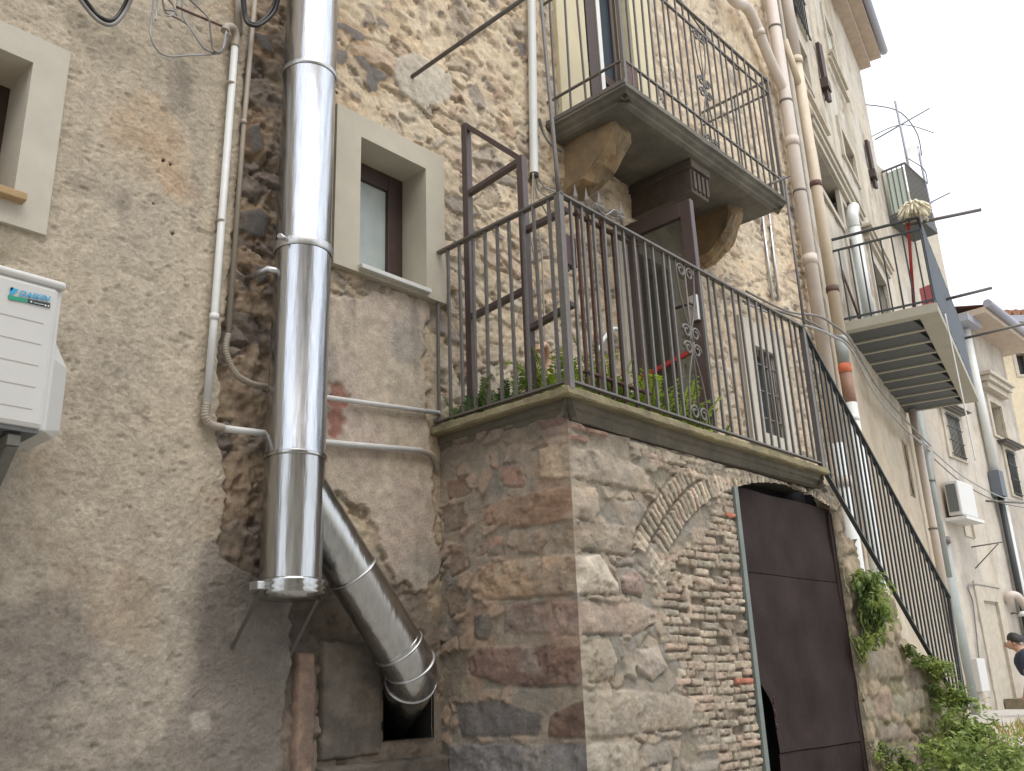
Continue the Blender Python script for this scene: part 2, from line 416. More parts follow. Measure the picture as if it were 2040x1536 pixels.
# window with pale surround
m = MB(); o0 = FM.px(133, 113); ob = FM.px(81, 475)
def frame_ring(m, fr, U0, U1, V0, V1, u0, u1, v0, v1, d0, d1, depth):
    m.fbox(fr, U0, u0, V0, V1, d0, d1); m.fbox(fr, u1, U1, V0, V1, d0, d1)
    m.fbox(fr, u0, u1, v1, V1, d0, d1); m.fbox(fr, u0, u1, V0, v0, d0, d1)
def reveal(m, fr, u0, u1, v0, v1, d0, depth):
    A = [fr.at(*p) for p in ((u0, v0, d0), (u1, v0, d0), (u1, v1, d0), (u0, v1, d0))]
    B = [fr.at(*p) for p in ((u0, v0, -depth), (u1, v0, -depth), (u1, v1, -depth), (u0, v1, -depth))]
    m.add(A+B, [(i, (i+1) % 4, 4+(i+1) % 4, 4+i) for i in range(4)])
w = MB(); frame_ring(w, FM, .16, 1.13, 3.285, 4.105, W1['u0'], W1['u1'], W1['v0'], W1['v1'], -.03, .042, 0)
reveal(w, FM, W1['u0'], W1['u1'], W1['v0'], W1['v1'], -.0295, .24)
wd = w.build('window', MT['surround'], hs); wd['label'] = 'small window in a broad pale plaster surround'
m = MB(); m.fbox(FM, W1['u0'], W1['u0']+.08, W1['v0'], W1['v1'], -.24, -.19); m.fbox(FM, W1['u1']-.07, W1['u1'], W1['v0'], W1['v1'], -.24, -.19)
m.fbox(FM, W1['u0']+.08, W1['u1']-.07, W1['v1']-.07, W1['v1'], -.24, -.19); m.build('frame', MT['wood_brown'], wd)
m = MB(); m.fbox(FM, W1['u0'], W1['u1'], W1['v0'], W1['v1'], -.245, -.225); m.build('pane', MT['dark'], wd)
m = MB(); m.fbox(FM, W1['u0']-.03, W1['u1']+.035, W1['v0']-.03, W1['v0']+.001, -.22, .085); m.build('sill', MT['tan_sill'], wd, .004)

# ================================================================== MIDDLE STONE HOUSE
DARKST = [px_poly(FM, p) for p in (
    [(666, 42), (690, 46), (718, 62), (732, 74), (724, 88), (702, 80), (684, 60), (666, 58)],
    [(668, 96), (694, 99), (696, 112), (686, 126), (668, 128)],
    [(704, 104), (724, 112), (736, 128), (762, 140), (775, 152), (772, 160), (757, 163), (752, 184), (738, 182), (728, 166), (726, 142), (710, 122)],
    [(1028, 84), (1048, 86), (1048, 118), (1038, 112)],
    [(478, 420), (520, 412), (538, 430), (530, 470), (500, 470), (480, 455)],
    [(505, 60), (540, 70), (548, 110), (515, 100)], [(490, 250), (520, 240), (530, 300), (500, 310)],
    [(500, 520), (530, 530), (536, 560), (515, 566)])]
PATCH = px_poly(FM, [(648, 588), (850, 592), (852, 830), (866, 905), (876, 1150), (846, 1176), (790, 1150), (760, 1100), (716, 1010), (690, 1000), (640, 985)])
REDPATCH = px_poly(FM, [(652, 770), (684, 764), (690, 800), (676, 868), (654, 878)])
CEM = px_poly(FM, [(786, 112), (830, 104), (858, 130), (898, 150), (900, 196), (880, 214), (830, 204), (800, 180), (784, 150)])
def f_rubble(U, V):
    w1 = .16*fbm(U*2.4, V*2.4, 3, 31); w2 = .12*fbm(U*2.4+7, V*2.4, 3, 32)
    f1, f2, idr, cu, cv = voro((U+w1)*4.6, (V+w2)*8.2, 33)
    g1, g2, jd, du, dv = voro((U+w2)*11, (V+w1)*17, 37)
    e = f2-f1; n25 = fbm(U*24, V*24, 4, 34); n9 = fbm(U*8, V*8, 5, 35); n60 = fbm(U*55, V*55, 3, 36)
    big = fbm(U*.9, V*.9, 3, 38)
    strip = sst(2.5, 2.38, U)*sst(9, 4, V*0+5)
    terr = sst(3.1, 3.3, U)*sst(5.1, 4.8, V)
    ex = sst(.72, .98, idr+.36*big+.20*terr+.15*strip)
    st = sst(.06, .26, e-.16*n25)*ex
    st2 = sst(.08, .3, (g2-g1)-.15*n25)*sst(.72, .82, jd+.25*big)*(1-st)
    crev = ex*sst(.2, .02, e-.12*n25)*sst(-.2, .3, n9+.25)
    H = .010*n9+.006*n25+.003*n60+.014*big+.006*np.abs(fbm(U*15, V*19, 3, 47))
    H = H+st*(.008*(idr-.3)-.022*cv+.008*cu)+st2*(.006-.012*dv)-crev*.016
    pits = sst(.28, .46, fbm(U*12+1.5*V, V*15, 4, 39))
    H -= pits*.016
    upper = sst(4.0, 4.6, V)
    mort = lerp(np.broadcast_to(sl(188, 169, 138), U.shape+(3,)), np.broadcast_to(sl(208, 187, 152), U.shape+(3,)), upper)
    mort = lerp(mort, np.broadcast_to(sl(196, 182, 158), mort.shape), .6*sst(.0, .4, fbm(U*3, V*3, 4, 41)))
    mort = lerp(mort, np.broadcast_to(sl(200, 166, 122), mort.shape), .45*sst(.1, .45, fbm(U*5+9, V*5, 4, 42)))
    pal = np.array([sl(184, 158, 126), sl(160, 142, 120), sl(194, 174, 142), sl(166, 136, 114), sl(142, 130, 118), sl(186, 158, 130), sl(124, 114, 108), sl(172, 160, 142)])
    k = np.minimum((h2(np.floor(idr*9973), np.floor(idr*7), 2)*8).astype(int), 7); k2 = np.minimum((jd*61 % 1*8).astype(int), 7)
    C = lerp(mort, pal[k], st*.72); C = lerp(C, pal[k2], st2*.8)
    C = lerp(C, np.broadcast_to(sl(92, 78, 62), C.shape), np.clip(crev*.45+pits*.3, 0, .8))
    # brown, damp stonework of the strip beside the flue
    sc = lerp(np.broadcast_to(sl(158, 132, 104), C.shape), np.broadcast_to(sl(116, 104, 95), C.shape), sst(.35, .65, idr+.3*n9))
    C = lerp(C, sc, strip*.85); H = H - strip*.012 + strip*(.014*n9+.012*n25)
    for p in DARKST:
        d = sdf(U, V, p)+.012*n25+.014*n9
        mk = sst(.004, -.01, d); H = H*(1-mk)+mk*(.0+.012*n9+.1*np.clip(-d, 0, .03)); C = lerp(C, np.broadcast_to(sl(108, 105, 103)*(1), C.shape)*(1+.2*n9)[..., None], mk*.85)
        C = lerp(C, np.broadcast_to(sl(170, 132, 80), C.shape), .5*sst(.03, .006, d)*(1-mk))
    d = sdf(U, V, CEM)+.03*n9; mk = sst(.015, -.01, d); H = H*(1-mk*.8)+mk*.012; C = lerp(C, np.broadcast_to(sl(190, 180, 160), C.shape), mk*.85)
    # smooth render under the small window
    d = sdf(U, V, PATCH)+.05*n9+.022*n25+.03*fbm(U*3, V*3, 3, 49); mk = sst(.006, -.006, d)
    pc = lerp(np.broadcast_to(sl(188, 170, 152), C.shape), np.broadcast_to(sl(166, 156, 142), C.shape), sst(-.1, .35, fbm(U*3, V*1.6, 4, 44)))
    pc = lerp(pc, np.broadcast_to(sl(190, 174, 150), C.shape), .8*sst(.1, .4, fbm(U*2+3, V*2, 3, 45)+.25*sst(2.4, 2.8, V)))
    drip = sst(3.0, 3.5, V)*sst(-.1, .4, fbm(U*14, V*1.2, 3, 46))
    pc = lerp(pc, np.broadcast_to(sl(138, 128, 116), C.shape), .6*drip)
    H = H*(1-mk)+mk*(.014+.004*n9+.0015*n25); C = lerp(C, pc*(1+.08*n25)[..., None], mk)
    d = sdf(U, V, REDPATCH)+.03*n25; r = sst(.01, -.02, d); C = lerp(C, np.broadcast_to(sl(160, 96, 76), C.shape), r*.8); H -= r*.012
    # grimy lower zone
    low = sst(2.32, 1.95, V+.25*n9)*(1-sst(2.9, 3.15, U)*0)
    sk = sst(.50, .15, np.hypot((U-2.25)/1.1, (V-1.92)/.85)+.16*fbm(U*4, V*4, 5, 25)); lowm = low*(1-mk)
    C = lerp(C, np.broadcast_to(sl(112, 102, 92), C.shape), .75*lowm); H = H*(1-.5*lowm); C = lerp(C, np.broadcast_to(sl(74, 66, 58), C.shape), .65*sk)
    C *= (1+.15*n25+.12*n60)[..., None]
    return H, C
W2u0, W2u1, W2v0, W2v1 = 2.593, 3.045, 3.637, 4.378
D1 = dict(u0=4.98, u1=5.50, v0=2.85, v1=4.56)
g0 = FM.px(1497, 690); g1 = FM.px(1562, 878); G1 = dict(u0=g0[0], u1=g1[0], v0=g1[1], v1=g0[1])
ud0 = FM.px(1168, 190)[0]; ud1 = FM.px(1262, 190)[0]; D2 = dict(u0=ud0, u1=ud1, v0=5.22, v1=7.25)
hA = FM.px(752, 1386); hB = FM.px(872, 1478); HO = dict(u0=2.80, u1=3.10, v0=hB[1]+.02, v1=hA[1]+.02)
ms = thing('stone_house', 'rubble stone house with patchy beige mortar behind the two balconies', 'house', (5, 0, 0))
us = spaced([(1.85, 3.3, .0085), (3.3, 4.6, .011), (4.6, 6.5, .016), (6.5, 8.28, .03)])
vs = spaced([(-.5, 1.1, .08), (1.1, 5.2, .009), (5.2, 6.6, .014), (6.6, 10.2, .035)])
def holes(u, v, *ds):
    k = np.ones(u.shape, bool)
    for d in ds: k &= ~((u > d['u0']) & (u < d['u1']) & (v > d['v0']) & (v < d['v1']))
    return k
W2d = dict(u0=W2u0, u1=W2u1, v0=W2v0, v1=W2v1)
relief('wall', MT['rubble'], FM, us, vs, f_rubble, ms, keep=lambda u, v: holes(u, v, W2d, D1, G1, D2, HO))
m = MB(); m.box((1.9, .35, -.5), (8.26, 6, 10.2)); m.build('house_body', MT['stone_trim'], ms)
m = MB(); m.box((1.7, -.4, 10.15), (8.4, 6, 10.3)); m.build('roof', MT['tile'], ms)
# small window
w = MB(); frame_ring(w, FM, 2.437, 3.183, 3.60, 4.507, W2u0, W2u1, W2v0, W2v1, -.03, .046, 0)
reveal(w, FM, W2u0, W2u1, W2v0, W2v1, -.0295, .2)
w2 = w.build('window', MT['surround2'], ms); w2['label'] = 'small window deep in a smooth grey-beige surround with a marble sill'
m = MB(); m.fbox(FM, W2u1-.105, W2u1, W2v0, W2v1, -.2, -.15); m.fbox(FM, W2u0, W2u1-.105, W2v1-.1, W2v1, -.2, -.15)
m.fbox(FM, W2u0, W2u0+.03, W2v0, W2v1-.1, -.2, -.15); m.build('frame', MT['wood_brown'], w2, .006)
m = MB(); m.fbox(FM, W2u0, W2u1, W2v0, W2v1, -.2, -.175); m.build('pane', MT['frost'], w2)
m = MB(); m.fbox(FM, W2u0-.005, W2u1+.01, W2v0-.022, W2v0+.002, -.19, .075); m.build('sill', MT['marble'], w2, .003)
# terrace doorway
w = MB(); frame_ring(w, FM, D1['u0']-.1, D1['u1']+.09, D1['v0'], D1['v1']+.09, D1['u0'], D1['u1'], D1['v0']+.03, D1['v1'], -.03, .035, 0)
reveal(w, FM, D1['u0'], D1['u1'], D1['v0'], D1['v1'], -.0295, .3)
dw = w.build('doorway', MT['surround'], ms, .004)
m = MB(); m.fbox(FM, D1['u0'], D1['u1'], D1['v0'], D1['v1'], -.31, -.28); m.build('door_leaf', simple('dark_door', sl(52, 50, 50), .6, scale=6), dw)
# grille window
w = MB(); frame_ring(w, FM, G1['u0']-.22, G1['u1']+.16, G1['v0']-.12, G1['v1']+.22, G1['u0'], G1['u1'], G1['v0'], G1['v1'], -.03, .035, 0)
reveal(w, FM, G1['u0'], G1['u1'], G1['v0'], G1['v1'], -.0295, .10)
gw = w.build('window', MT['surround'], ms, .004); gw['label'] = 'dark window behind iron bars'
m = MB(); m.fbox(FM, G1['u0'], G1['u1'], G1['v0'], G1['v1'], -.13, -.09); m.build('pane', MT['glass'], gw)
m = MB()
for i in range(4):
    x = G1['u0']+(G1['u1']-G1['u0'])*(i+.5)/4; m.tube([FM.at(x, G1['v0'], .0), FM.at(x, G1['v1'], .0)], .009, 6)
for i in range(3):
    z = G1['v0']+(G1['v1']-G1['v0'])*(i+.6)/3.2; m.bar(FM.at(G1['u0'], z, .0), FM.at(G1['u1'], z, .0), .02, .008)
m.build('window_grille', MT['iron'], gw)
# upper balcony doorway
w = MB(); frame_ring(w, FM, D2['u0']-.34, D2['u1']+.3, D2['v0'], D2['v1']+.25, D2['u0'], D2['u1'], D2['v0']+.005, D2['v1'], -.03, .038, 0)
reveal(w, FM, D2['u0'], D2['u1'], D2['v0'], D2['v1'], -.0295, .26)
d2 = w.build('doorway', MT['ochre'], ms, .004); d2['label'] = 'balcony doorway in a yellow plaster surround'
m = MB(); U0, U1, V0, V1 = D2['u0'], D2['u1'], D2['v0'], D2['v1']; um = U0+(U1-U0)*.42
for a, b in ((U0, U0+.05), (um-.05, um+.06), (U1-.07, U1)): m.fbox(FM, a, b, V0, V1, -.16, -.1)
for a, b in ((U0+.05, um-.05), (um+.06, U1-.07)):
    m.fbox(FM, a, b, V0, V0+.12, -.155, -.105); m.fbox(FM, a, b, V0+.85, V0+.93, -.155, -.105)
m.build('door_frame', MT['wood_brown'], d2, .005)
m = MB(); m.fbox(FM, U0+.05, U1-.07, V0+.1, V1, -.14, -.125); m.build('pane', MT['blue_glass'], d2)
m = MB(); m.fbox(FM, U0-.02, U0+.05, V0+.02, V1, -.09, -.03); m.build('curtain', MT['curtain'], d2)
m = MB(); m.fbox(FM, um+.08, um+.14, V0+.12, V1, -.12, -.1); m.build('curtain', MT['curtain'], d2)
# hole for the flue
w = MB(); reveal(w, FM, HO['u0'], HO['u1'], HO['v0'], HO['v1'], .01, .34); w.fbox(FM, HO['u0'], HO['u1'], HO['v0'], HO['v1'], -.36, -.33)
w.build('flue_opening', MT['dark'], ms)
b0 = FM.px(612, 1310); b1 = FM.px(655, 1500)
def rough_block(name, u0, u1, v0, v1, d, col, col2, parent, seed):
    def fn(U, V):
        n = fbm(U*7+seed, V*7, 5, seed); n2 = fbm(U*28, V*28, 4, seed+1)
        e = np.minimum(np.minimum(U-u0, u1-U), np.minimum(V-v0, v1-V))+.008*n+.004*n2
        C = lerp(np.broadcast_to(sl(*col), U.shape+(3,)), np.broadcast_to(sl(*col2), U.shape+(3,)), sst(-.15, .35, n))*(1+.2*n2)[..., None]
        return -.03+(d+.03)*sst(-.004, .016, e)+.006*n*sst(0, .03, e)+.002*n2, C
    return relief(name, MT['masonry'], FM, spaced([(u0-.02, u1+.02, .008)]), spaced([(v0-.02, v1+.02, .008)]), fn, parent)
rough_block('brick_jamb', 2.32, 2.425, 1.10, 1.79, .032, (146, 120, 100), (124, 104, 90), ms, 201)
rough_block('stone_slab', 2.45, 2.785, 1.345, 1.84, .026, (112, 102, 90), (92, 84, 76), ms, 204)
rough_block('stone_ledge', 2.44, 3.17, .98, 1.335, .055, (104, 96, 86), (84, 76, 68), ms, 207)

# ================================================================== TERRACE BLOCK
ZS = 2.90   # top of the terrace slab
def cornerfix(fr_is_front):
    def fx(P, U, V, H):
        hc = .009*fbm(V*5, V*0, 3, 77)+.010*fbm(V*17, V*0, 4, 79, .6)+.006
        if fr_is_front:
            t = sst(XB+.05, XB, U); H2 = H*(1-t)+hc*t
            P[..., 1] = YB-H2; P[..., 0] = U-hc*t
        else:
            t = sst(-YB-.05, -YB, U); H2 = H*(1-t)+hc*t
            P[..., 0] = XB-H2; P[..., 1] = -U-hc*t
        return P
    return fx
def stones(U, V, H, C, polys, n9, n25, hgt=.02, gain=1.0, gapd=.012, rag=1.0):
    for i, (p, col, bump) in enumerate(polys):
        x0 = min(a for a, b in p)-.05; x1 = max(a for a, b in p)+.05; y0 = min(b for a, b in p)-.05; y1 = max(b for a, b in p)+.05
        ii = np.where((U[0] > x0) & (U[0] < x1))[0]; jj = np.where((V[:, 0] > y0) & (V[:, 0] < y1))[0]
        if len(ii) == 0 or len(jj) == 0: continue
        s = (slice(jj[0], jj[-1]+1), slice(ii[0], ii[-1]+1)); u = U[s]; v = V[s]
        rg = fbm(u*16+i*3, v*16, 5, 60+i, .6)
        d = sdf(u, v, p)+rag*(.013*n9[s]+.007*n25[s]+.010*rg)
        mk = sst(.006, -.008, d); dome = np.clip(-d/.05, 0, 1)**.6
        lump = fbm(u*6+i*5, v*7, 6, 61+i, .62)
        chip = sst(.12, .4, fbm(u*9+i, v*9, 5, 63+i, .6))
        tone = 1+.35*fbm(u*5+i*3, v*5, 5, 64+i, .6)+.22*rg-.15*chip
        hs_ = hgt*bump*(.45+.55*dome)+(.017*lump+.006*rg)*(.35+.65*bump)-.010*chip*bump+.003*n25[s]
        H[s] = H[s]*(1-mk)+mk*hs_
        gap = sst(.014, .002, np.abs(d))*(v < np.mean([b for a, b in p]))*sst(-.25, .2, n9[s])
        H[s] -= gapd*gap*(1-mk)
        col2 = np.clip(np.array(col)*gain, 0, .7); col2 = col2.mean()*.22+col2*.78
        var = sst(.0, .5, fbm(u*4+i, v*4-i, 4, 66))
        cc = lerp(np.broadcast_to(col2, u.shape+(3,)), np.broadcast_to(col2*np.array([1.08, 1.0, .92]), u.shape+(3,)), var)
        cc = lerp(cc, np.broadcast_to(sl(164, 154, 138), cc.shape), .45*sst(.05, .45, fbm(u*7-i, v*7, 5, 68)))*tone[..., None]
        C[s] = lerp(C[s], cc, mk*.92)
    return H, C
z3 = lambda pts, fr: px_poly(fr, pts, (840, 760), 3.073)
z4 = lambda pts, fr: px_poly(fr, pts, (1100, 950), 2.62)
LST = [(z3(p, FL), sl(*c), b) for p, c, b in (
    ([(715, 410), (800, 385), (925, 380), (940, 580), (840, 600), (722, 590)], (172, 144, 106), .9),
    ([(470, 515), (610, 520), (636, 600), (620, 650), (500, 640)], (142, 108, 88), .5),
    ([(150, 610), (270, 590), (300, 680), (170, 720)], (138, 108, 88), .3),
    ([(375, 770), (520, 715), (740, 670), (960, 632), (965, 838), (780, 868), (590, 895), (520, 870), (380, 880)], (140, 108, 78), .8),
    ([(345, 1080), (370, 980), (430, 950), (500, 955), (490, 1010), (400, 1040)], (150, 108, 78), .5),
    ([(400, 1060), (420, 1010), (505, 1000), (500, 1075)], (140, 122, 100), .4),
    ([(582, 950), (740, 908), (768, 975), (716, 1055), (594, 1050)], (156, 126, 94), .7),
    ([(800, 965), (965, 868), (968, 1020), (808, 1018)], (150, 124, 92), .6),
    ([(335, 1130), (560, 1090), (975, 1050), (985, 1300), (800, 1312), (570, 1330), (350, 1342)], (160, 126, 86), 1.0),
    ([(515, 1390), (560, 1355), (780, 1345), (790, 1540), (505, 1540)], (124, 96, 80), .8),
    ([(800, 1350), (985, 1330), (992, 1540), (795, 1560)], (142, 108, 90), .8),
    ([(320, 1430), (420, 1420), (440, 1500), (400, 1580), (330, 1570)], (62, 60, 58), .3))] + \
    [(px_poly(FL, p), sl(*c), b) for p, c, b in (
    ([(962, 1288), (1060, 1290), (1180, 1284), (1182, 1362), (1060, 1370), (985, 1360), (938, 1345), (930, 1312)], (116, 85, 68), 1.0),
    ([(1098, 1425), (1130, 1405), (1182, 1388), (1186, 1472), (1092, 1468)], (106, 79, 64), .9),
    ([(895, 1482), (1000, 1484), (1186, 1480), (1190, 1580), (880, 1580)], (112, 108, 106), .9),
    ([(880, 1010), (925, 1000), (930, 1050), (885, 1060)], (134, 112, 92), .4),
    ([(895, 1090), (925, 1080), (935, 1130), (900, 1150)], (140, 112, 90), .4),
    ([(890, 1180), (925, 1170), (930, 1220), (895, 1230)], (146, 120, 94), .3),
    ([(905, 1400), (1000, 1395), (1080, 1420), (1075, 1465), (920, 1468)], (98, 92, 88), .5),
    ([(1070, 842), (1100, 834), (1176, 826), (1176, 838), (1130, 843), (1085, 856)], (140, 94, 82), .7),
    ([(1068, 862), (1100, 852), (1176, 846), (1176, 862), (1120, 866), (1080, 876)], (146, 116, 96), .6),
    ([(1030, 890), (1080, 874), (1130, 868), (1130, 882), (1080, 890), (1040, 902)], (150, 126, 104), .5))]
def f_left(U, V):
    n9 = fbm(U*9, V*9, 5, 51); n25 = fbm(U*30, V*30, 4, 52)
    H = .008*n9+.004*n25; C = np.zeros(U.shape+(3,))
    C[:] = sl(138, 125, 106)
    C = lerp(C, np.broadcast_to(sl(122, 115, 103), C.shape), sst(-.1, .4, fbm(U*5, V*5, 4, 53)))
    C = lerp(C, np.broadcast_to(sl(150, 122, 98), C.shape), .7*sst(.05, .4, fbm(U*4+5, V*4, 4, 54)))
    f1, f2, idr, cu, cv = voro((U+.05*n9)*9, (V+.05*n9)*13, 55)
    st = sst(.06, .25, f2-f1-.12*n25)*sst(.5, .62, idr)*sst(.62, .4, U)
    H += st*(.012-.012*cv); C = lerp(C, np.broadcast_to(sl(142, 118, 96), C.shape)*(.75+.5*idr)[..., None], st*.7)
    C *= (1+.14*n25)[..., None]
    C = C*1.28; H, C = stones(U, V, H, C, LST, n9, n25, .012, 1.34, .012, .55)
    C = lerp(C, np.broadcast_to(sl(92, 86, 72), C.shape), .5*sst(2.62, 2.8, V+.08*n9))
    return H, C
FST = [(z3(p, FB), sl(*c), b) for p, c, b in (
    ([(905, 398), (1080, 420), (1330, 520), (1430, 600), (1425, 700), (1340, 675), (1100, 620), (915, 592)], (166, 148, 122), .7),
    ([(915, 632), (1060, 655), (1085, 790), (1040, 850), (920, 836)], (170, 150, 122), 1.0),
    ([(1170, 725), (1330, 735), (1400, 790), (1340, 885), (1220, 875)], (158, 144, 124), .6),
    ([(920, 862), (1240, 880), (1310, 980), (1260, 1072), (1100, 1050), (925, 1022)], (158, 140, 114), .8),
    ([(930, 1070), (1080, 1060), (1130, 1130), (1190, 1230), (1195, 1312), (940, 1296)], (196, 178, 150), 1.1),
    ([(1205, 1190), (1290, 1148), (1352, 1215), (1342, 1312), (1230, 1292)], (170, 140, 124), 1.2),
    ([(1170, 1080), (1300, 1075), (1300, 1130), (1180, 1130)], (150, 132, 116), .7))] + \
    [(z4(p, FB), sl(*c), b) for p, c, b in (
    ([(130, 660), (440, 652), (555, 708), (560, 735), (482, 800), (420, 822), (140, 822)], (172, 148, 124), .8),
    ([(140, 858), (290, 848), (336, 960), (312, 1062), (160, 1084)], (158, 142, 114), 1.0),
    ([(350, 838), (388, 848), (412, 930), (436, 1060), (372, 1034)], (160, 148, 124), .7),
    ([(436, 905), (540, 885), (598, 1000), (520, 1066), (444, 1005)], (176, 158, 136), 1.0),
    ([(160, 1108), (420, 1112), (640, 1130), (770, 1185), (812, 1230), (800, 1285), (720, 1312), (420, 1340), (170, 1362)], (166, 150, 124), .9),
    ([(170, 1398), (430, 1378), (455, 1470), (450, 1560), (180, 1560)], (170, 156, 130), .9),
    ([(690, 1502), (870, 1480), (900, 1560), (690, 1560)], (160, 146, 126), .8),
    ([(466, 1400), (600, 1388), (626, 1490), (470, 1520)], (150, 138, 118), .6))]
# bricks: rows up to the iron jamb of the cellar door, a relieving arch, and a few courses under the slab
XJ = 4.60
bl = [FB.px(*p) for p in ((1452, 985), (1420, 1050), (1392, 1082), (1340, 1105), (1322, 1190), (1308, 1232), (1335, 1262), (1325, 1300), (1372, 1330), (1358, 1372), (1402, 1400), (1385, 1440), (1440, 1480), (1420, 1560))]
bl = sorted([(b, a) for a, b in bl]); blz = [a for a, b in bl]; blx = [b for a, b in bl]
BR = []
rr = random.Random(5)
def bcol():
    c = rr.choice([(166, 150, 126), (158, 144, 122), (172, 156, 132), (152, 138, 118), (162, 142, 120), (156, 146, 126), (168, 144, 122)])
    return sl(*c)*rr.uniform(1.05, 1.4)
z = 1.0
while z < 2.66:
    h = rr.uniform(.030, .039); x = XJ-.006; xl = float(np.interp(z, blz, blx))+rr.uniform(-.05, .03)
    first = True
    while x > xl:
        L = rr.choice([.07, .10, .12, .15, .18, .21])*rr.uniform(.85, 1.15)
        c = bcol()
        if first and rr.random() < .10: c = sl(188, 108, 78)
        if rr.random() > .08: BR.append((x-L/2, z+h/2+rr.uniform(-.003, .003)+.008*math.sin(x*9+z*2), L/2-.003, h/2*rr.uniform(.86, 1.06), rr.gauss(0, .025), c, rr.uniform(.004, .013)))
        x -= L+rr.uniform(.002, .008); first = False
    z += h+rr.uniform(.003, .006)
AC_, AZ = 4.97, 1.166
for ring_, (r0, r1) in enumerate(((1.50, 1.625), (1.635, 1.74))):
    t = 141.0
    while t > 58:
        tm = R_(t); rm = (r0+r1)/2
        if rr.random() < (.04 if ring_ == 0 else .15): t -= 1.5; continue
        BR.append((AC_+rm*math.cos(tm), AZ+rm*math.sin(tm), (r1-r0)/2-.004, .0165, tm+rr.gauss(0, .03), bcol()*1.12, rr.uniform(.008, .016)))
        t -= math.degrees(.042/rm)
for (x0p, y0p, n) in ((1262, 868, 5), (1250, 884, 5), (1275, 902, 5), (1290, 920, 3), (1330, 935, 2)):
    x, zz = FB.px(x0p, y0p)
    for k in range(n):
        L = rr.uniform(.16, .24); BR.append((x+L/2, zz, L/2-.006, .014, rr.gauss(0, .015), bcol()*.95, rr.uniform(.008, .02))); x += L
for (x0p, y0p, n) in ((1142, 832, 1), (1142, 850, 2), (1142, 872, 1)):
    x, zz = FB.px(x0p, y0p); x = XB-.01
    for k in range(n):
        L = rr.uniform(.12, .2); BR.append((x+L/2, zz, L/2-.004, .015, rr.gauss(0, .01), sl(150, 112, 94)*rr.uniform(.85, 1.1), rr.uniform(.012, .02))); x += L
for q in range(12):   # stray brick ends in the rubble between stones and arch
    px_, py_ = rr.uniform(1290, 1400), rr.uniform(985, 1240); x, zz = FB.px(px_, py_)
    if math.hypot(x-AC_, zz-AZ) > 1.49 and zz > 2.2: continue
    BR.append((x, zz, rr.uniform(.04, .09), rr.uniform(.012, .02), rr.gauss(-.35, .5), bcol(), rr.uniform(.004, .018)))
def f_front(U, V):
    n9 = fbm(U*9, V*9, 5, 71); n25 = fbm(U*30, V*30, 4, 72); n60 = fbm(U*60, V*60, 3, 73)
    H = .014*n9+.005*n25; C = np.zeros(U.shape+(3,)); C[:] = sl(150, 137, 117)
    C = lerp(C, np.broadcast_to(sl(144, 137, 124), C.shape), sst(-.1, .4, fbm(U*4, V*4, 4, 74)))
    C = lerp(C, np.broadcast_to(sl(122, 118, 84), C.shape), .45*sst(.1, .45, fbm(U*3+2, V*3, 4, 76)))
    f1, f2, idr, cu, cv = voro((U+.06*n9)*8, (V+.06*n9)*12, 75)
    st = sst(.06, .25, f2-f1-.12*n25)*sst(.5, .62, idr)
    H += st*(.014-.018*cv); C = lerp(C, np.broadcast_to(sl(160, 142, 118), C.shape)*(.7+.5*idr)[..., None], st*.7)
    H, C = stones(U, V, H, C, FST, n9, n25, .024, 1.10, .020, .8)
    bx = np.interp(V, blz, blx); br = sst(-.03, .02, U-bx)*(U < 4.62); rr_ = np.hypot(U-AC_, V-AZ); br = np.maximum(br, sst(1.48, 1.5, rr_)*sst(1.76, 1.74, rr_)*(V > 2.25))
    H -= .013*br*np.where(U < bx, .5, 1); C = lerp(C, np.broadcast_to(sl(112, 98, 82), C.shape), .7*br)
    for (x, z, hl, hh, th, col, hgt) in BR:
        R = math.hypot(hl, hh)+.01
        ii = np.where(np.abs(U[0]-x) < R)[0]; jj = np.where(np.abs(V[:, 0]-z) < R)[0]
        if len(ii) == 0 or len(jj) == 0: continue
        s = (slice(jj[0], jj[-1]+1), slice(ii[0], ii[-1]+1))
        du = U[s]-x; dv = V[s]-z; c, sn = math.cos(th), math.sin(th)
        a = np.abs(du*c+dv*sn)-hl+.003; b = np.abs(-du*sn+dv*c)-hh+.003
        d = np.hypot(np.maximum(a, 0), np.maximum(b, 0))+np.minimum(np.maximum(a, b), 0)-.003+.005*n25[s]+.004*n60[s]
        mk = sst(.0025, -.003, d)
        H[s] = H[s]*(1-mk)+mk*(hgt+.007*n25[s]+.006*n9[s]+.003*n60[s])
        C[s] = lerp(C[s], np.broadcast_to(col, du.shape+(3,))*(1+.35*n25[s]+.2*n60[s]+.2*n9[s])[..., None], mk*.9)
    gr = sst(.15, .5, fbm(U*5, V*5, 4, 78)); C = lerp(C, np.broadcast_to(sl(150, 142, 122), C.shape), .35*gr)
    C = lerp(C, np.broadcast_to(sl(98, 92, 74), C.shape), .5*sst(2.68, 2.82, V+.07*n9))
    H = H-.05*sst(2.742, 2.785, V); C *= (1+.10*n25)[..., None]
    return H, C
tb = thing('stone_terrace', 'masonry terrace of stones and thin bricks with cellar door below and railing on top', 'terrace', (4.4, -.5, 0))
DJ = 4.625; DR = 5.935
tp = [FB.px(*p) for p in ((1640, 955), (1664, 985), (1680, 1068), (1704, 1078), (1712, 1130), (1748, 1160), (1786, 1198), (1790, 1262), (1822, 1292), (1840, 1318), (1868, 1326), (1884, 1366), (1912, 1410), (1940, 1450))]
tpx = [a for a, b in tp]; tpz = [b for a, b in tp]
def door_top(u): return 2.635+.10*(1-((u-5.28)/.66)**2)
us = spaced([(XB, 4.7, .0065), (4.7, 5.93, .011), (5.93, 6.06, .01)]); vs = spaced([(-.2, .95, .06), (.95, 2.84, .0065)])
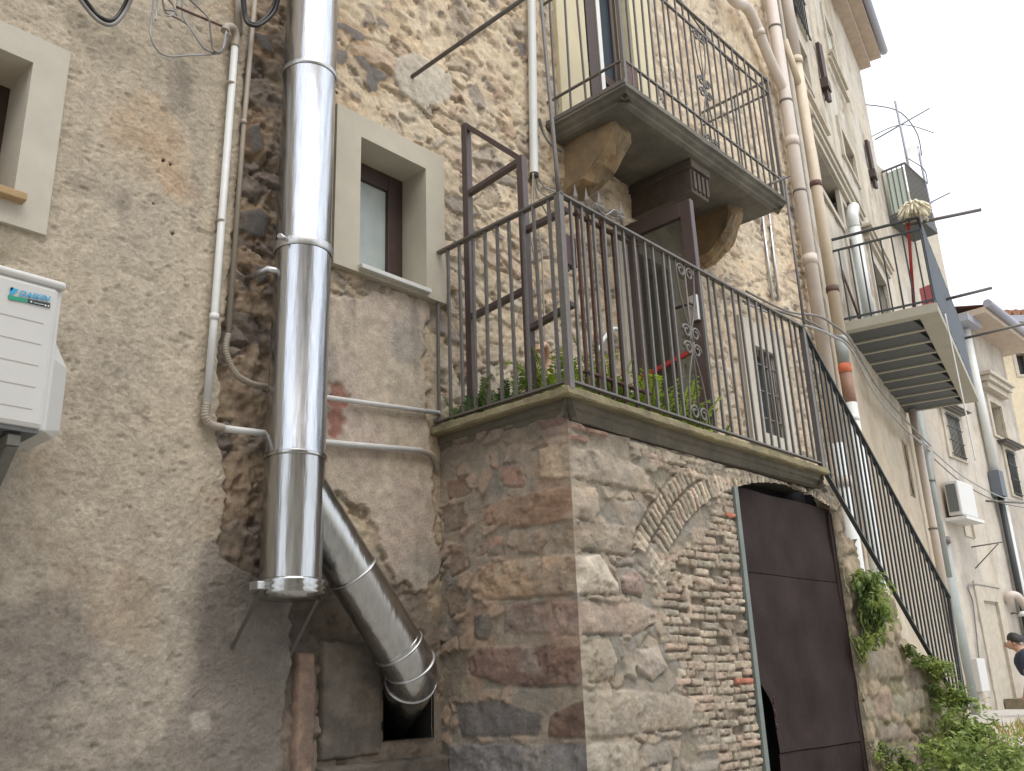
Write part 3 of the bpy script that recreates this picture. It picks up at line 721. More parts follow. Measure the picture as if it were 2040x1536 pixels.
relief('front_wall', MT['masonry'], FB, us, vs, f_front, tb, keep=lambda u, v: ~((u > DJ) & (u < DR) & (v < door_top(u))) & ~((u > 5.945) & (v < np.interp(u, tpx, tpz)-.03)), xfix=cornerfix(True))
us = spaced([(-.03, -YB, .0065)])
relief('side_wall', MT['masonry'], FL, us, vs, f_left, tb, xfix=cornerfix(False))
m = MB(); m.box((3.25, -.55, -.2), (5.7, .1, 2.78)); m.build('core', MT['dark'], tb)
# cellar door
m = MB()
sh = [(DJ-.02, .9, 1.22), (DJ-.02, 1.225, 2.18), (DJ-.02, 2.185, 2.665)]
def sheet(m, u0, u1, v0, v1, d0, d1, dent=0):
    nu, nv = 24, 24; vs_ = []; 
    for j in range(nv+1):
        for i in range(nu+1):
            u = u0+(u1-u0)*i/nu; v = v0+(v1-v0)*j/nv
            cut = 0
            k_ = min(1, max(0, (1.74-v)/.32)); cut = .30*k_*k_*(3-2*k_)*max(0, 1-(i/nu)*1.3) if dent else 0
            vs_.append(FB.at(u+cut*.9, v, d0+.006*math.sin(u*9+v*3)+.004*math.sin(v*17)-cut*.06+(.006 if i > nu*.45 else 0)))
    m.add(vs_, [(j*(nu+1)+i, j*(nu+1)+i+1, (j+1)*(nu+1)+i+1, (j+1)*(nu+1)+i) for j in range(nv) for i in range(nu)], True)
for i, (u, a, b) in enumerate(sh): sheet(m, DJ+.005, DR+.02, a, b, -.05+.006*(i % 2), -.06, i < 2)
dd = m.build('cellar_door', MT['door_rust'], tb); dd['label'] = 'rusty dark sheet metal cellar door with a torn edge'
m = MB(); m.fbox(FB, DJ-.03, DJ+.012, .5, 2.64, -.07, .022); m.build('door_frame', simple('grey_green_iron', sl(112, 120, 114), .55, var=.15, scale=12), dd, .003)
m = MB(); m.fbox(FB, DJ-.02, DR+.03, .5, 2.87, -.30, -.20); m.fbox(FB, DR+.022, DR+.06, .5, 2.865, -.29, -.07); m.build('dark_gap', MT['dark'], dd)
m = MB(); m.fbox(FB, DR-.035, DR+.015, .5, 2.64, -.06, -.03); m.build('door_frame', MT['door_rust'], dd, .003)
m = MB()
for k in range(3): m.tube([FB.at(4.90, 1.34+.07*k, -.06), FB.at(4.86, 1.35+.065*k, -.03), FB.at(4.83, 1.375+.07*k, -.015)], .004, 5)
m.build('bent_wire', MT['rust'], dd)
# slab: lip, fillet, lower course, with worn edge
def slab(name, mat, prof, x0, x1, yend, parent, left=True, amp=.006, seed=1, step=.02):
    """profile of (overhang, z) swept round the left end and the front of a balcony slab; yend = nominal front"""
    pts = []; n1 = int(abs(yend)/step); n2 = int((x1-x0)/step); n3 = n1
    for i in range(n1): pts.append((x0, yend*i/n1, -1, 0))
    pts.append((x0, yend, -1, -1))
    for i in range(1, n2): pts.append((x0+(x1-x0)*i/n2, yend, 0, -1))
    pts.append((x1, yend, 1, -1))
    for i in range(1, n3+1): pts.append((x1, yend*(1-i/n3), 1, 0))
    k = len(prof); vs_ = []
    P = np.array([p[:2] for p in pts]); a = np.cumsum(np.r_[0, np.hypot(*np.diff(P, axis=0).T)])
    nz = [fbm(a*5, a*0+j*.9, 4, seed)*amp+fbm(a*28, a*0+j*1.9, 3, seed+3)*amp*.6 for j in range(k)]
    for i, (x, y, nx, ny) in enumerate(pts):
        for j, (o, zz) in enumerate(prof):
            oo = o+nz[j][i]; vs_.append((x+nx*oo, y+ny*oo, zz+nz[j][i]*.6))
    n = len(pts); fs = [(i*k+j, (i+1)*k+j, (i+1)*k+j+1, i*k+j+1) for i in range(n-1) for j in range(k-1)]
    m = MB(); m.add(vs_, fs, False)
    top = [i*k for i in range(n)]; bot = [i*k+k-1 for i in range(n)]
    m.f.append(tuple(top[::-1])); m.sm.append(False); m.f.append(tuple(bot)); m.sm.append(False)
    return m.build(name, mat, parent)
m_moss = simple('mossy_concrete', sl(112, 104, 84), .95, rgb2=sl(148, 138, 104), scale=5.5, bump=.008, bscale=50)
slab('slab', m_moss, [(-.01, ZS+.004), (.0, ZS-.004), (.004, ZS-.034), (-.004, ZS-.042), (-.055, ZS-.044)], 3.105, 5.77, -.92, tb, seed=4)
slab('slab_moulding', simple('painted_shade_concrete', sl(84, 79, 70), .95, rgb2=sl(106, 99, 84), scale=6, bump=.006, bscale=50), [(-.042, ZS-.043), (-.046, ZS-.078), (-.058, ZS-.088), (-.072, ZS-.13)], 3.105, 5.77, -.92, tb, seed=6)  # lower course coloured darker, painting in the shade beneath the slab lip
# ------------------------------------------------------------------ railings
def unit_bar(name, h, w, mat):
    m = MB(); m.bar((0, 0, 0), (0, 0, h), w); o = m.build(name, mat); return o
def copy_to(o, loc, parent, rot=None):
    c = o.copy(); COL.objects.link(c); c.parent = None; c.location = tuple(float(a) for a in loc)
    if rot: c.rotation_euler = rot
    return par(c, parent)
def scroll_bm(m, c, r, t=.0075, ax='x', flip=1, turns=1.35):
    pts = []
    for i in range(26):
        th = turns*2*math.pi*i/25; rr_ = r*(1-.68*i/25)
        a, b = rr_*math.cos(th)*flip, rr_*math.sin(th)
        pts.append((c[0]+(a if ax == 'x' else 0), c[1]+(0 if ax == 'x' else a), c[2]+b))
    m.tube(pts, t, 5)
def scroll_panel(x0, x1, y, z0, z1, mat, parent):
    """diamond of thin bars between scrolls at top, middle and bottom"""
    m = MB(); xm = (x0+x1)/2; zm = (z0+z1)/2
    for a, b in (((x0+.03, y, z1), (xm+.02, y, zm)), ((x1-.03, y, z1), (xm-.02, y, zm)), ((x0+.03, y, z0), (xm+.02, y, zm)), ((x1-.03, y, z0), (xm-.02, y, zm))):
        a_, b_ = np.array(a), np.array(b); mid = (a_+b_)/2+np.array([(.03 if a[0] > xm else -.03), 0, 0])
        m.tube(smoothcurve([a_, mid, b_], 8), .006, 6)
    m.tube([(xm, y, z0), (xm, y, z1)], .006, 6)
    for zz in (z1-.055, zm+.05, zm-.05, z0+.055):
        for fl in (-1, 1):
            scroll_bm(m, (xm+fl*.045, y, zz), .042, flip=fl)
    return m.build('scroll_panel', mat, parent)

rl = MB(); ZR = 3.893; YR = -.905; XL = 3.135; XR = 5.71
rl.bar((XL, .0, ZR-.006), (XL, YR, ZR), .034, .012); rl.bar((XL-.01, YR, ZR), (XR, YR, ZR-.008), .034, .012)
rl.bar((XL, .0, ZS+.03), (XL, YR, ZS+.03), .026, .01); rl.bar((XL, YR, ZS+.03), (XR, YR, ZS+.028), .026, .01)
rail = rl.build('railing', MT['iron'], tb)
for x in (XL, XR): m = MB(); m.bar((x, YR, ZS-.01), (x, YR, ZR), .034); m.build('railing_post', MT['iron'], rail)
bal = unit_bar('baluster', ZR-ZS-.04, .0138, MT['iron']); first = True
pos = [(XL, -.905*(i+.35)/10) for i in range(10)]
px0, px1 = 4.09, 4.40
nb = 10
pos += [(XL+.085+(px0-XL-.06)*i/nb, YR) for i in range(nb)] + [(px0, YR), (px1, YR)]
pos += [(px1+(XR-px1)*(i+1)/14, YR) for i in range(13)]
for i, (x, y) in enumerate(pos):
    rot = (random.gauss(0, .006), random.gauss(0, .006), 0)
    if first: bal.location = (x, y, ZS+.035); bal.rotation_euler = rot; par(bal, rail); first = False
    else: copy_to(bal, (x, y, ZS+.035), rail, rot)
scroll_panel(px0+.03, px1-.03, YR, ZS+.03, ZR-.01, MT['iron'], rail)

# ------------------------------------------------------------------ staircase down to the street
SX0, SX1, SZ0, SZ1 = 5.77, 7.62, ZS, 1.25
st = thing('staircase', 'overgrown stone staircase descending from the terrace beside the cellar door', 'staircase', (6.7, -.5, 1.1))
SST = [(z, sl(*c), b) for z, c, b in ((px_poly(FB, p), c, b) for p, c, b in (
    ([(1722, 1300), (1790, 1296), (1800, 1350), (1726, 1356)], (146, 128, 96), 1.0),
    ([(1738, 1380), (1770, 1376), (1776, 1420), (1756, 1432), (1744, 1425)], (150, 122, 98), .8),
    ([(1782, 1390), (1838, 1380), (1842, 1412), (1800, 1426), (1784, 1416)], (150, 140, 112), .8),
    ([(1744, 1446), (1800, 1440), (1830, 1470), (1750, 1480)], (150, 128, 104), .8),
    ([(1800, 1330), (1836, 1330), (1850, 1370), (1806, 1376)], (134, 116, 92), .8),
    ([(1752, 1490), (1840, 1480), (1850, 1536), (1756, 1536)], (140, 122, 100), .9))) ]
def f_stair(U, V):
    n9 = fbm(U*8, V*8, 5, 81); n25 = fbm(U*26, V*26, 4, 82)
    H = .022*n9+.012*n25; C = np.zeros(U.shape+(3,)); C[:] = sl(152, 139, 112)
    C = lerp(C, np.broadcast_to(sl(118, 112, 76), C.shape), .7*sst(.0, .4, fbm(U*4, V*4, 4, 83)))
    f1, f2, idr, cu, cv = voro((U+.07*n9)*5, (V+.07*n9)*6.5, 85)
    stn = sst(.06, .25, f2-f1-.12*n25)*sst(.5, .65, idr); H += stn*(.012-.018*cv)-.012*sst(.1, .02, f2-f1)
    C = lerp(C, np.broadcast_to(sl(160, 140, 112), C.shape)*(.65+.6*idr)[..., None], stn*.8)
    H, C = stones(U, V, H, C, SST, n9, n25, hgt=.014); H = H-.12*sst(5.965, 5.94, U)
    C *= (1+.2*n25)[..., None]; return H, C
us = spaced([(5.94, 7.85, .012)]); vs = spaced([(-.2, .95, .06), (.95, 2.85, .014)])
relief('side_wall', MT['masonry'], FB, us, vs, f_stair, st, keep=lambda u, v: v < np.interp(u, tpx, tpz)+.015*fbm(u*9, v*9, 3, 86))
m = MB(); nst = 9
for i in range(nst):
    x0 = SX0+(SX1-SX0)*i/nst; x1 = SX0+(SX1-SX0)*(i+1)/nst; zt = SZ0-(SZ0-SZ1)*(i+1)/nst
    tz = min(zt-.02, min(float(np.interp(x, tpx, tpz)) for x in (x0, x1))+.02)
    m.box((x0+.001*i, YB+(.33 if i == 0 else .13), -.2), (x1+.001*i, -.02, zt-.02))
m.build('steps', MT['concrete'], st)
rp0 = PY(1650, 940, YR); rp1 = PY(1917, 1415, YR); rt0 = PY(1603, 655, YR); rt1 = PY(1890, 1190, YR)
r2 = MB(); r2.bar((XR, YR, ZR-.01), rt1, .036, .014); r2.bar((XR+.01, YR, ZS+.0), rp1, .03, .012)
r2.bar(rt1, PY(1922, 1420, YR), .026)
sr = r2.build('railing', MT['iron_dark'], st)
nb = 27; first = True
for i in range(nb):
    t = (i+.7)/nb; a = np.array([XR, YR, ZR])*(1-t)+rt1*t; b = np.array([XR+.01, YR, ZS])*(1-t)+rp1*t
    b = np.array([a[0], YR, np.interp(a[0], [XR, rp1[0]], [ZS, rp1[2]])])
    m = MB(); m.bar((0, 0, 0), (0, 0, a[2]-b[2]), .0125); o = m.build('baluster', MT['iron_dark'])
    o.location = tuple(b); par(o, sr)

# ------------------------------------------------------------------ upper balcony
ub = thing('upper_balcony', 'stone balcony on corbels with iron railing before the yellow-framed doorway', 'balcony', (5.27, -.3, 5.2))
UX0, UX1, UY, UZ = 4.19, 6.36, -.655, 5.24
slab('slab', MT['conc_dark'], [(-.02, UZ+.004), (.0, UZ-.005), (.004, UZ-.045), (-.018, UZ-.055), (-.03, UZ-.075), (-.055, UZ-.09), (-.06, UZ-.105), (-.085, UZ-.12)], UX0, UX1, UY, ub, seed=9, amp=.004)
m = MB(); m.bar((UX0+.0, 0, UZ-.01), (UX0, UY, UZ-.01), .012, .03); m.build('edge_strip', MT['iron'], ub)
def corbel(x, w, y1, z1, zh, name='corbel', mat=None):
    """weathered stone bracket with a rounded nose"""
    n = 14; prof = [(0.0, z1), (-y1*.5, z1), (-y1, z1), (-y1*1.0, z1-zh*.16), (-y1, z1-zh*.3)]
    for i in range(1, n+1):
        t = i/n*math.pi/2; prof.append((-y1*(.10+.80*math.cos(t)), z1-zh*(.34+.62*math.sin(t))))
    prof.append((0, z1-zh))
    m = MB(); k = len(prof); nn = 9; vs_ = []
    for s in range(nn+1):
        xx = x-w/2+w*s/nn; rd = .03*abs(2*s/nn-1)**4
        for (yy, zz) in prof:
            q_ = np.array([xx*9+x]); g = fbm(q_, np.array([zz*9+yy*7]), 4, 91)[0]; g2 = fbm(q_+5, np.array([zz*8-yy*9]), 4, 93)[0]
            fr_ = (yy < -.02)
            vs_.append((xx+g2*.025*(s in (0, nn)), yy+fr_*(g*.055+rd), zz+(g2*.045+rd*.6)*(zz < z1-.01)*fr_))
    fs = [(s*k+i, s*k+i+1, (s+1)*k+i+1, (s+1)*k+i) for s in range(nn) for i in range(k-1)]
    m.add(vs_, fs, False); m.f.append(tuple(range(k))); m.sm.append(False); m.f.append(tuple(nn*k+i for i in range(k))[::-1]); m.sm.append(False)
    return m.build(name, mat or MT['corbel'], ub)
corbel(4.44, .20, .44, UZ-.115, .37); corbel(5.98, .19, .42, UZ-.115, .40)
m = MB(); m.box((5.12, -.52, 4.86), (5.34, .05, UZ-.118))
m.box((5.10, -.545, UZ-.19), (5.36, .05, UZ-.125))
bm_ = m.build('corbel', MT['beam_wood'], ub, .006); bm_['label'] = 'dark squared corbel with a grooved end'
m = MB()
for i in range(4): m.box((5.135+.055*i, -.535, 4.89), (5.165+.055*i, -.515, 5.03))
m.build('carved_end', MT['beam_wood'], bm_)
UR = UZ+1.10; URm = UZ+.975; ULo = UZ+.165
fx0, fx1, fy = UX0+.02, UX1-.03, UY+.015
r3 = MB()
for (zz, w_) in ((UR, .024), (URm, .018), (ULo, .018)):
    r3.bar((fx0, 0, zz), (fx0, fy, zz), w_, .012); r3.bar((fx0, fy, zz), (fx1, fy, zz), w_, .012); r3.bar((fx1, fy, zz), (fx1, 0, zz), w_, .012)
ur = r3.build('railing', MT['iron'], ub)
for (x, y) in ((fx0, fy), (fx1, fy)): m = MB(); m.bar((x, y, UZ-.01), (x, y, UR+.02), .026); m.build('railing_post', MT['iron'], ur)
m = MB(); m.box((fx0+.015, fy-.003, UZ+.01), (fx0+.15, fy+.004, UZ+.165)); m.build('corner_plate', MT['rust'], ur)
b2 = unit_bar('baluster', UR-UZ+.005, .012, MT['iron']); first = True
sp0, sp1 = 5.14, 5.36
pos = [(fx0, fy*(i+.55)/5) for i in range(5)] + [(fx0+(sp0-fx0)*(i+1)/10, fy) for i in range(9)] + [(sp0, fy), (sp1, fy)] + [(sp1+(fx1-sp1)*(i+1)/10, fy) for i in range(9)] + [(fx1, fy*(i+.55)/5) for i in range(5)]
for (x, y) in pos:
    if first: b2.location = (x, y, UZ); par(b2, ur); first = False
    else: copy_to(b2, (x, y, UZ), ur, (random.gauss(0, .005), random.gauss(0, .005), 0))
scroll_panel(sp0+.01, sp1-.01, fy, UZ-.03, URm, MT['iron'], ur)
m = MB(); m.tube(smoothcurve([(fx0, fy, UR), (fx0+.8, fy+.06, UR+.16), (fx1-.7, fy+.12, UR+.10), (fx1-.3, fy+.1, UR+.0)], 6), .007, 5)
m.build('clothes_wire', MT['iron'], ur)

# thin iron uprights from the terrace corners
def rod(name, pts, r, mat, label, cat, group=None, n=8):
    m = MB(); m.tube(pts, r, n); o = m.build(name, mat); return tag(o, label, cat, group)
rod('support_rod', [(XL, YR, ZR), PY(1108, 330, -.905), PY(1072, -60, -.86)], .0105, MT['iron'], 'thin iron rod rising from the outer terrace corner past the upper balcony', 'rod', 'thin iron uprights between the balconies')
e0 = PY(1602, 645, YR); e1 = np.array([fx1+.02, fy-.02, UZ-.02])
rod('support_rod', [e0, e0*.5+PY(1562, 352, -.72)*.5, PY(1562, 352, -.70)], .0105, MT['iron'], 'thin iron rod rising from the stair head to the far end of the upper balcony', 'rod', 'thin iron uprights between the balconies')
rod('iron_bar', [PY(1425, 412, -.28), PY(1575, 350, -.76)], .011, MT['iron'], 'horizontal iron bar with a hook just under the far end of the upper balcony', 'bar')
c0 = PY(818, 155, 0); rod('clothesline_bar', [c0+np.array([0, .04, 0]), c0+np.array([0.0, -1.35, .02])], .0125, MT['iron'], 'dark iron bar sticking straight out of the stone wall above the small window', 'bar')

# ------------------------------------------------------------------ things on the terrace
lf = thing('canopy_frame', 'brown steel lean-to frame of square tubes standing at the wall end of the terrace', 'frame', (3.25, -.3, ZS))
A = np.array([3.25, -.165]); B = np.array([3.25, -.575]); Cc = np.array([3.25, -.865])
def p3(a, z): return (a[0], a[1], z)
m = MB(); m.bar(p3(A, ZS), p3(A, 4.70), .042); m.build('post', MT['brown_steel'], lf, .003)
m = MB(); m.bar(p3(B, ZS), p3(B, 4.30), .042); m.build('post', MT['brown_steel'], lf, .003)
m = MB(); m.bar(p3(A, 4.695), p3(B, 4.285), .03, .03); m.build('rafter', MT['brown_steel'], lf, .003)
for (z0, z1, a, b) in ((4.245, 4.28, A, B), (3.50, 3.53, A, B), (3.31, 3.355, B, Cc), (3.86, 3.865, B, Cc)):
    m = MB(); m.bar(p3(a, z0), p3(b, z1), .034, .03); m.build('crossbar', MT['brown_steel'], lf, .003)
m = MB(); m.bar((3.25, -.14, ZS+.03), (3.25, -.78, ZS+.03), .04, .05); m.build('base_rail', MT['brown_steel'], lf)
gy = -.872
sg = thing('spiked_gate', 'brown iron gate with grey spear points standing close behind the terrace railing corner', 'gate', (3.6, gy, ZS))
gxs = [PY(px, 450, gy)[0] for px in (1150, 1172, 1197, 1219, 1240, 1262)]
for z in (3.86, 3.02): m = MB(); m.bar((gxs[0]-.02, gy, z), (gxs[-1]+.02, gy, z), .03, .01); m.build('gate_rail', MT['rust'], sg)
tips = {0: 366, 1: 372, 2: 380, 4: 400}
for i, x in enumerate(gxs):
    zt_ = PY((1146, 1166, 1193, 1213, 1235, 1255)[i], tips.get(i, 400), gy)[2] if i in tips else 3.88
    m = MB(); m.bar((x, gy, ZS), (x, gy, zt_-.11 if i in tips else zt_), .015); gb = m.build('gate_bar', MT['rust'], sg)
    if i in tips:
        m = MB(); z0 = zt_-.11
        m.add([(x-.009, gy, z0), (x, gy-.009, z0), (x+.009, gy, z0), (x, gy+.009, z0), (x, gy, zt_), (x-.015, gy, z0+.03), (x, gy-.015, z0+.03), (x+.015, gy, z0+.03), (x, gy+.015, z0+.03)],
              [(0, 1, 6, 5), (1, 2, 7, 6), (2, 3, 8, 7), (3, 0, 5, 8), (5, 6, 4), (6, 7, 4), (7, 8, 4), (8, 5, 4)]); m.build('spear_point', MT['iron'], gb)
lb = thing('lock_box', 'small purple-brown metal box fixed beside the corner post of the terrace railing', 'box', (3.3, -.83, 3.6))
m = MB(); m.box((3.205, -.855, 3.57), (3.315, -.815, 3.735)); m.build('box_body', simple('purple_brown_paint', sl(92, 68, 74), .5, var=.12, scale=20), lb, .004)
m = MB(); m.tube([(3.26, -.84, 3.575), (3.26, -.84, 3.54)], .006, 6); m.build('latch', MT['iron'], lb)
st_ = MB()
for (pa, k) in (((1192, 414), 5), ((1222, 424), 4), ((1236, 436), 3)):
    c_ = PY(pa[0], pa[1], YR); st_.tube([c_+np.array([.012*(i/8-k/2)+.006*math.sin(i*3), .021*math.cos(i*.785), .011*math.sin(i*.785)]) for i in range(8*k+1)], .0032, 5)
st_.tube(smoothcurve([PY(1188, 408, YR-.02), PY(1205, 428, YR-.02), PY(1226, 418, YR-.02), PY(1242, 440, YR-.02)], 6), .0032, 5)
tag(st_.build('string', MT['cable_pale']), 'pale string wound round the terrace top rail between the spear points', 'string')
# open glazed door standing out from the wall
dl = thing('glazed_door', 'open brown door with dusty glass standing out from the wall under the upper balcony', 'door', (5.0, -.3, ZS))
LX = 5.0; d0, d1, zt, zb = -.015, -.57, 4.735, ZS+.01
m = MB(); m.box((LX-.024, d0-.085, zb), (LX+.024, d0, zt)); m.box((LX-.024, d1, zb), (LX+.024, d1+.085, zt))
m.box((LX-.0235, d1+.085, zt-.11), (LX+.0235, d0-.085, zt)); m.box((LX-.0235, d1+.085, zb), (LX+.0235, d0-.085, zb+.18))
m.build('door_frame', MT['brown_steel'], dl, .004)
def clear_glass():
    m, nt, b = newmat('thin_glass'); L = nt.links
    tr = N(nt, 'ShaderNodeBsdfTransparent'); tr.inputs['Color'].default_value = (.62, .62, .60, 1)
    b.inputs['Base Color'].default_value = (.10, .10, .09, 1); b.inputs['Roughness'].default_value = .15
    ms = N(nt, 'ShaderNodeMixShader', Fac=.35); L.new(tr.outputs[0], ms.inputs[1]); L.new(b.outputs[0], ms.inputs[2])
    L.new(ms.outputs[0], nt.nodes['Material Output'].inputs['Surface']); return m
MT['thin'] = clear_glass()
m = MB(); m.box((LX-.004, d1+.08, zb+.17), (LX+.004, d0-.08, zt-.1)); m.build('pane', MT['thin'], dl)
m = MB(); m.tube([(LX-.03, d1+.04, 3.95), (LX-.09, d1+.04, 3.95), (LX-.09, d1+.16, 3.95)], .009, 6); m.build('handle', MT['black'], dl)
m = MB(); m.box((LX-.05, d1+.01, 3.84), (LX-.024, d1+.075, 4.02)); m.build('lock', MT['galv'], dl, .004)
rb = MB(); rb.bar((LX-.03, d0, 3.56), (LX-.03, d1+.05, 3.66), .02, .03); rbo = rb.build('red_bar', MT['red'])
tag(rbo, 'red painted bar running across the open brown door', 'bar')
# cane-like pale hose and small pipe stub behind the railing
rod('hose', smoothcurve([PY(1088, 760, -.12), PY(1092, 720, -.12), PY(1088, 690, -.14), PY(1078, 690, -.14), PY(1074, 700, -.14)], 6), .02, simple('pinkish_hose', sl(196,160,136), .6), 'pinkish pipe stub bending over at the foot of the stone wall behind the railing', 'pipe')
rod('hose', smoothcurve([PY(1190, 700, -.3), PY(1205, 672, -.3), PY(1222, 655, -.3), PY(1236, 662, -.3), PY(1238, 690, -.3)], 6), .012, MT['pvc_white'], 'white looped hose above the bright fern behind the railing', 'hose')

# ------------------------------------------------------------------ flue pipe
FX, FYy, FR = 2.165, -.19, .124
fl = thing('flue_pipe', 'shiny stainless steel chimney flue with clamp bands and a side branch into the wall', 'flue', (FX, FYy, 2.0))
def zat(px, py): return PY(px, py, FYy)[2]
zb1, zb2, zb3, zbot = zat(607, 148), zat(600, 500), zat(585, 912), zat(577, 1172)
for (a, b, mt) in ((zb1, 9.0, 'steel'), (zb2, zb1, 'steel'), (zb3, zb2, 'steel'), (zbot, zb3, 'steel_dull')):
    m = MB(); r = FR
    m.tube([(FX, FYy, a), (FX, FYy, a+.012), (FX, FYy, a+.02), (FX, FYy, b-.03), (FX, FYy, b)], [r+.004, r+.004, r, r, r], 64, cap=False)
    m.build('flue_section', MT[mt], fl)
def band(z, r, h, name='clamp_band', mat='steel_dull'):
    m = MB(); m.tube([(FX, FYy, z-h), (FX, FYy, z-h*.6), (FX, FYy, z), (FX, FYy, z+h*.6), (FX, FYy, z+h)], [r, r+.006, r+.003, r+.006, r], 64, cap=False)
    return m.build(name, MT[mat], fl)
band(zb1, FR+.002, .012, mat='galv'); bd = band(zb2, FR+.003, .022, mat='galv'); band(zb3, FR+.002, .010)
m = MB(); m.tube([(FX-.135, FYy-.05, zb2), (FX-.165, FYy-.06, zb2)], .012, 8); m.build('clamp_bolt', MT['galv'], bd)
m = MB(); m.tube([(FX-.05, FYy+.0, zb2-.13), (FX-.15, FYy+.04, zb2-.12), (FX-.16, 0.02, zb2-.12)], .016, 8); m.build('wall_bracket', MT['galv'], fl)
m = MB(); zc = zbot
m.tube([(FX, FYy, zc-.047), (FX, FYy, zc-.045), (FX, FYy, zc-.03), (FX, FYy, zc-.022), (FX, FYy, zc-.012), (FX, FYy, zc-.002), (FX, FYy, zc+.010), (FX, FYy, zc+.022), (FX, FYy, zc+.034)],
       [.004, FR-.006, FR+.002, FR+.016, FR+.004, FR+.017, FR+.005, FR+.016, FR+.002], 64, cap=False)
cp = m.build('end_cap', MT['steel_dull'], fl)
m = MB(); m.box((FX-.17, FYy-.03, zc-.015), (FX-.12, FYy+.03, zc+.018)); m.build('clamp_bolt', MT['galv'], cp, .004)
for (sx, dz) in ((-.15, -.24), (.128, -.25)):
    br = MB()
    br.bar((FX+sx, -.012, zc+dz), (FX+sx, FYy-.03, zc-.012), .016, .006)
    br.build('support_bracket', MT['bracket'], fl)
# branch: straight run from the tee, then an elbow into the wall
q0 = np.array([FX, FYy, zat(598, 955)]); q1 = PY(795, 1290, -.155)
dq = (q1-q0)/np.linalg.norm(q1-q0); rb_ = .108
jn = [PY(705, 1135, -.17), q1]
def disc_ring(p, d, r, t=.005): 
    m = MB(); m.ring(p, d, r, t, 40, 6); return m
m = MB(); L1 = np.linalg.norm(jn[0]-q0)
ja = q0+dq*L1
m.tube([q0, ja], rb_, 48, cap=False); m.build('flue_branch', MT['steel_dull'], fl)
m = MB(); jb = q1; m.tube([ja, ja+dq*.01, jb], [rb_+.004, rb_+.002, rb_+.002], 48, cap=False); b2_ = m.build('flue_branch', MT['steel_dull'], fl)
disc_ring(ja, dq, rb_+.004).build('joint_ring', MT['galv'], b2_); disc_ring(jb, dq, rb_+.005).build('joint_ring', MT['galv'], b2_)
e1 = jb+dq*.10; 
d2_ = dq*.75+np.array([.12, .62, -.25]); d2_ /= np.linalg.norm(d2_); e2 = e1+d2_*.10; d3_ = np.array([.35, .8, -.42]); d3_ /= np.linalg.norm(d3_); e3 = e2+d3_*.34
ec = smoothcurve([jb-dq*.02, e1, e2, e3], 10)
m = MB(); m.tube(ec, rb_+.004, 48, cap=True)
el = m.build('flue_elbow', MT['steel_dull'], fl)
disc_ring(e1, dq*.8+d2_*.4, rb_+.006).build('joint_ring', MT['galv'], el); disc_ring(e2, d2_*.7+d3_*.5, rb_+.006).build('joint_ring', MT['galv'], el)
# weld collar at the tee
m = MB(); m.tube([(FX+.11, FYy-.055, q0[2]+.09), (FX+.125, FYy-.03, q0[2]+.075), (FX+.128, FYy, q0[2]+.02)], .006, 6); m.build('weld_seam', MT['galv'], fl)

# ------------------------------------------------------------------ conduits on the left wall
def corr(m, pts, r, pitch=.011):
    P = smoothcurve(pts, 30); a = 0; out = []; rs = []
    d = np.cumsum([0]+[np.linalg.norm(P[i+1]-P[i]) for i in range(len(P)-1)])
    n = int(d[-1]/pitch*4); 
    for i in range(n+1):
        t = d[-1]*i/n; k = min(np.searchsorted(d, t, 'right')-1, len(P)-2); f = (t-d[k])/(d[k+1]-d[k]+1e-9)
        out.append(P[k]*(1-f)+P[k+1]*f); rs.append(r*(1.0 if i % 4 in (0, 1) else 1.16))
    m.tube(out, rs, 12, cap=True)
cy = -.055
c1 = thing('electric_conduit', 'thicker grey electric conduit down the plaster edge, nearest the air conditioner', 'conduit', PY(430, 600, cy), 'electric conduits on the plaster edge')
m = MB(); m.tube([PY(468, 92, cy), PY(427, 632, cy), PY(412, 806, cy)], .0165, 16); m.build('tube', MT['conduit'], c1)
m = MB(); m.tube([PY(427.5, 626, cy), PY(426.5, 638, cy)], .020, 16); m.build('coupling', MT['conduit'], c1)
m = MB(); corr(m, [PY(412, 804, cy), PY(409, 828, cy), PY(420, 846, cy), PY(445, 853, cy)], .0165); m.build('flexible_bend', MT['conduit_old'], c1)
m = MB(); m.tube([PY(443, 853, cy), PY(530, 864, cy), PY(645, 881, -.04), PY(840, 898, -.035)], .015, 16); m.build('tube', MT['conduit'], c1)
m = MB(); m.tube(smoothcurve([PY(838, 898, -.035), PY(858, 905, -.035), PY(868, 918, -.03), PY(872, 938, -.005)], 6), .015, 12); m.build('elbow', MT['conduit_old'], c1)
m = MB(); m.tube(smoothcurve([PY(468, 94, cy), PY(470, 72, cy), PY(464, 56, cy-.01), PY(452, 54, cy-.02), PY(448, 62, cy-.025)], 6), .019, 14); m.build('weather_head', MT['conduit_old'], c1)
for (px, py) in ((460, 166), (440, 440)):
    p = PY(px, py, cy); m = MB(); m.tube([p+np.array([0, 0, -.005]), p+np.array([0, 0, .005])], .018, 14); m.build('pipe_clip', MT['conduit_old'], c1)
cy2 = -.045
c2 = thing('electric_conduit', 'thinner grey electric conduit beside the flue, ending in a corrugated bend behind it', 'conduit', PY(470, 500, cy2), 'electric conduits on the plaster edge')
m = MB(); m.tube([PY(508, 0, cy2), PY(485, 260, cy2), PY(455, 668, cy2)], .0115, 12); m.build('tube', MT['conduit_old'], c2)
m = MB(); corr(m, [PY(455, 666, cy2), PY(450, 700, cy2), PY(468, 742, cy2), PY(500, 764, cy2), PY(540, 772, cy2)], .013); m.build('flexible_bend', MT['conduit_old'], c2)
m = MB(); m.tube([PY(530, 772, cy2), PY(645, 791, -.04), PY(875, 823, -.035)], .0125, 12); m.build('tube', MT['conduit'], c2)
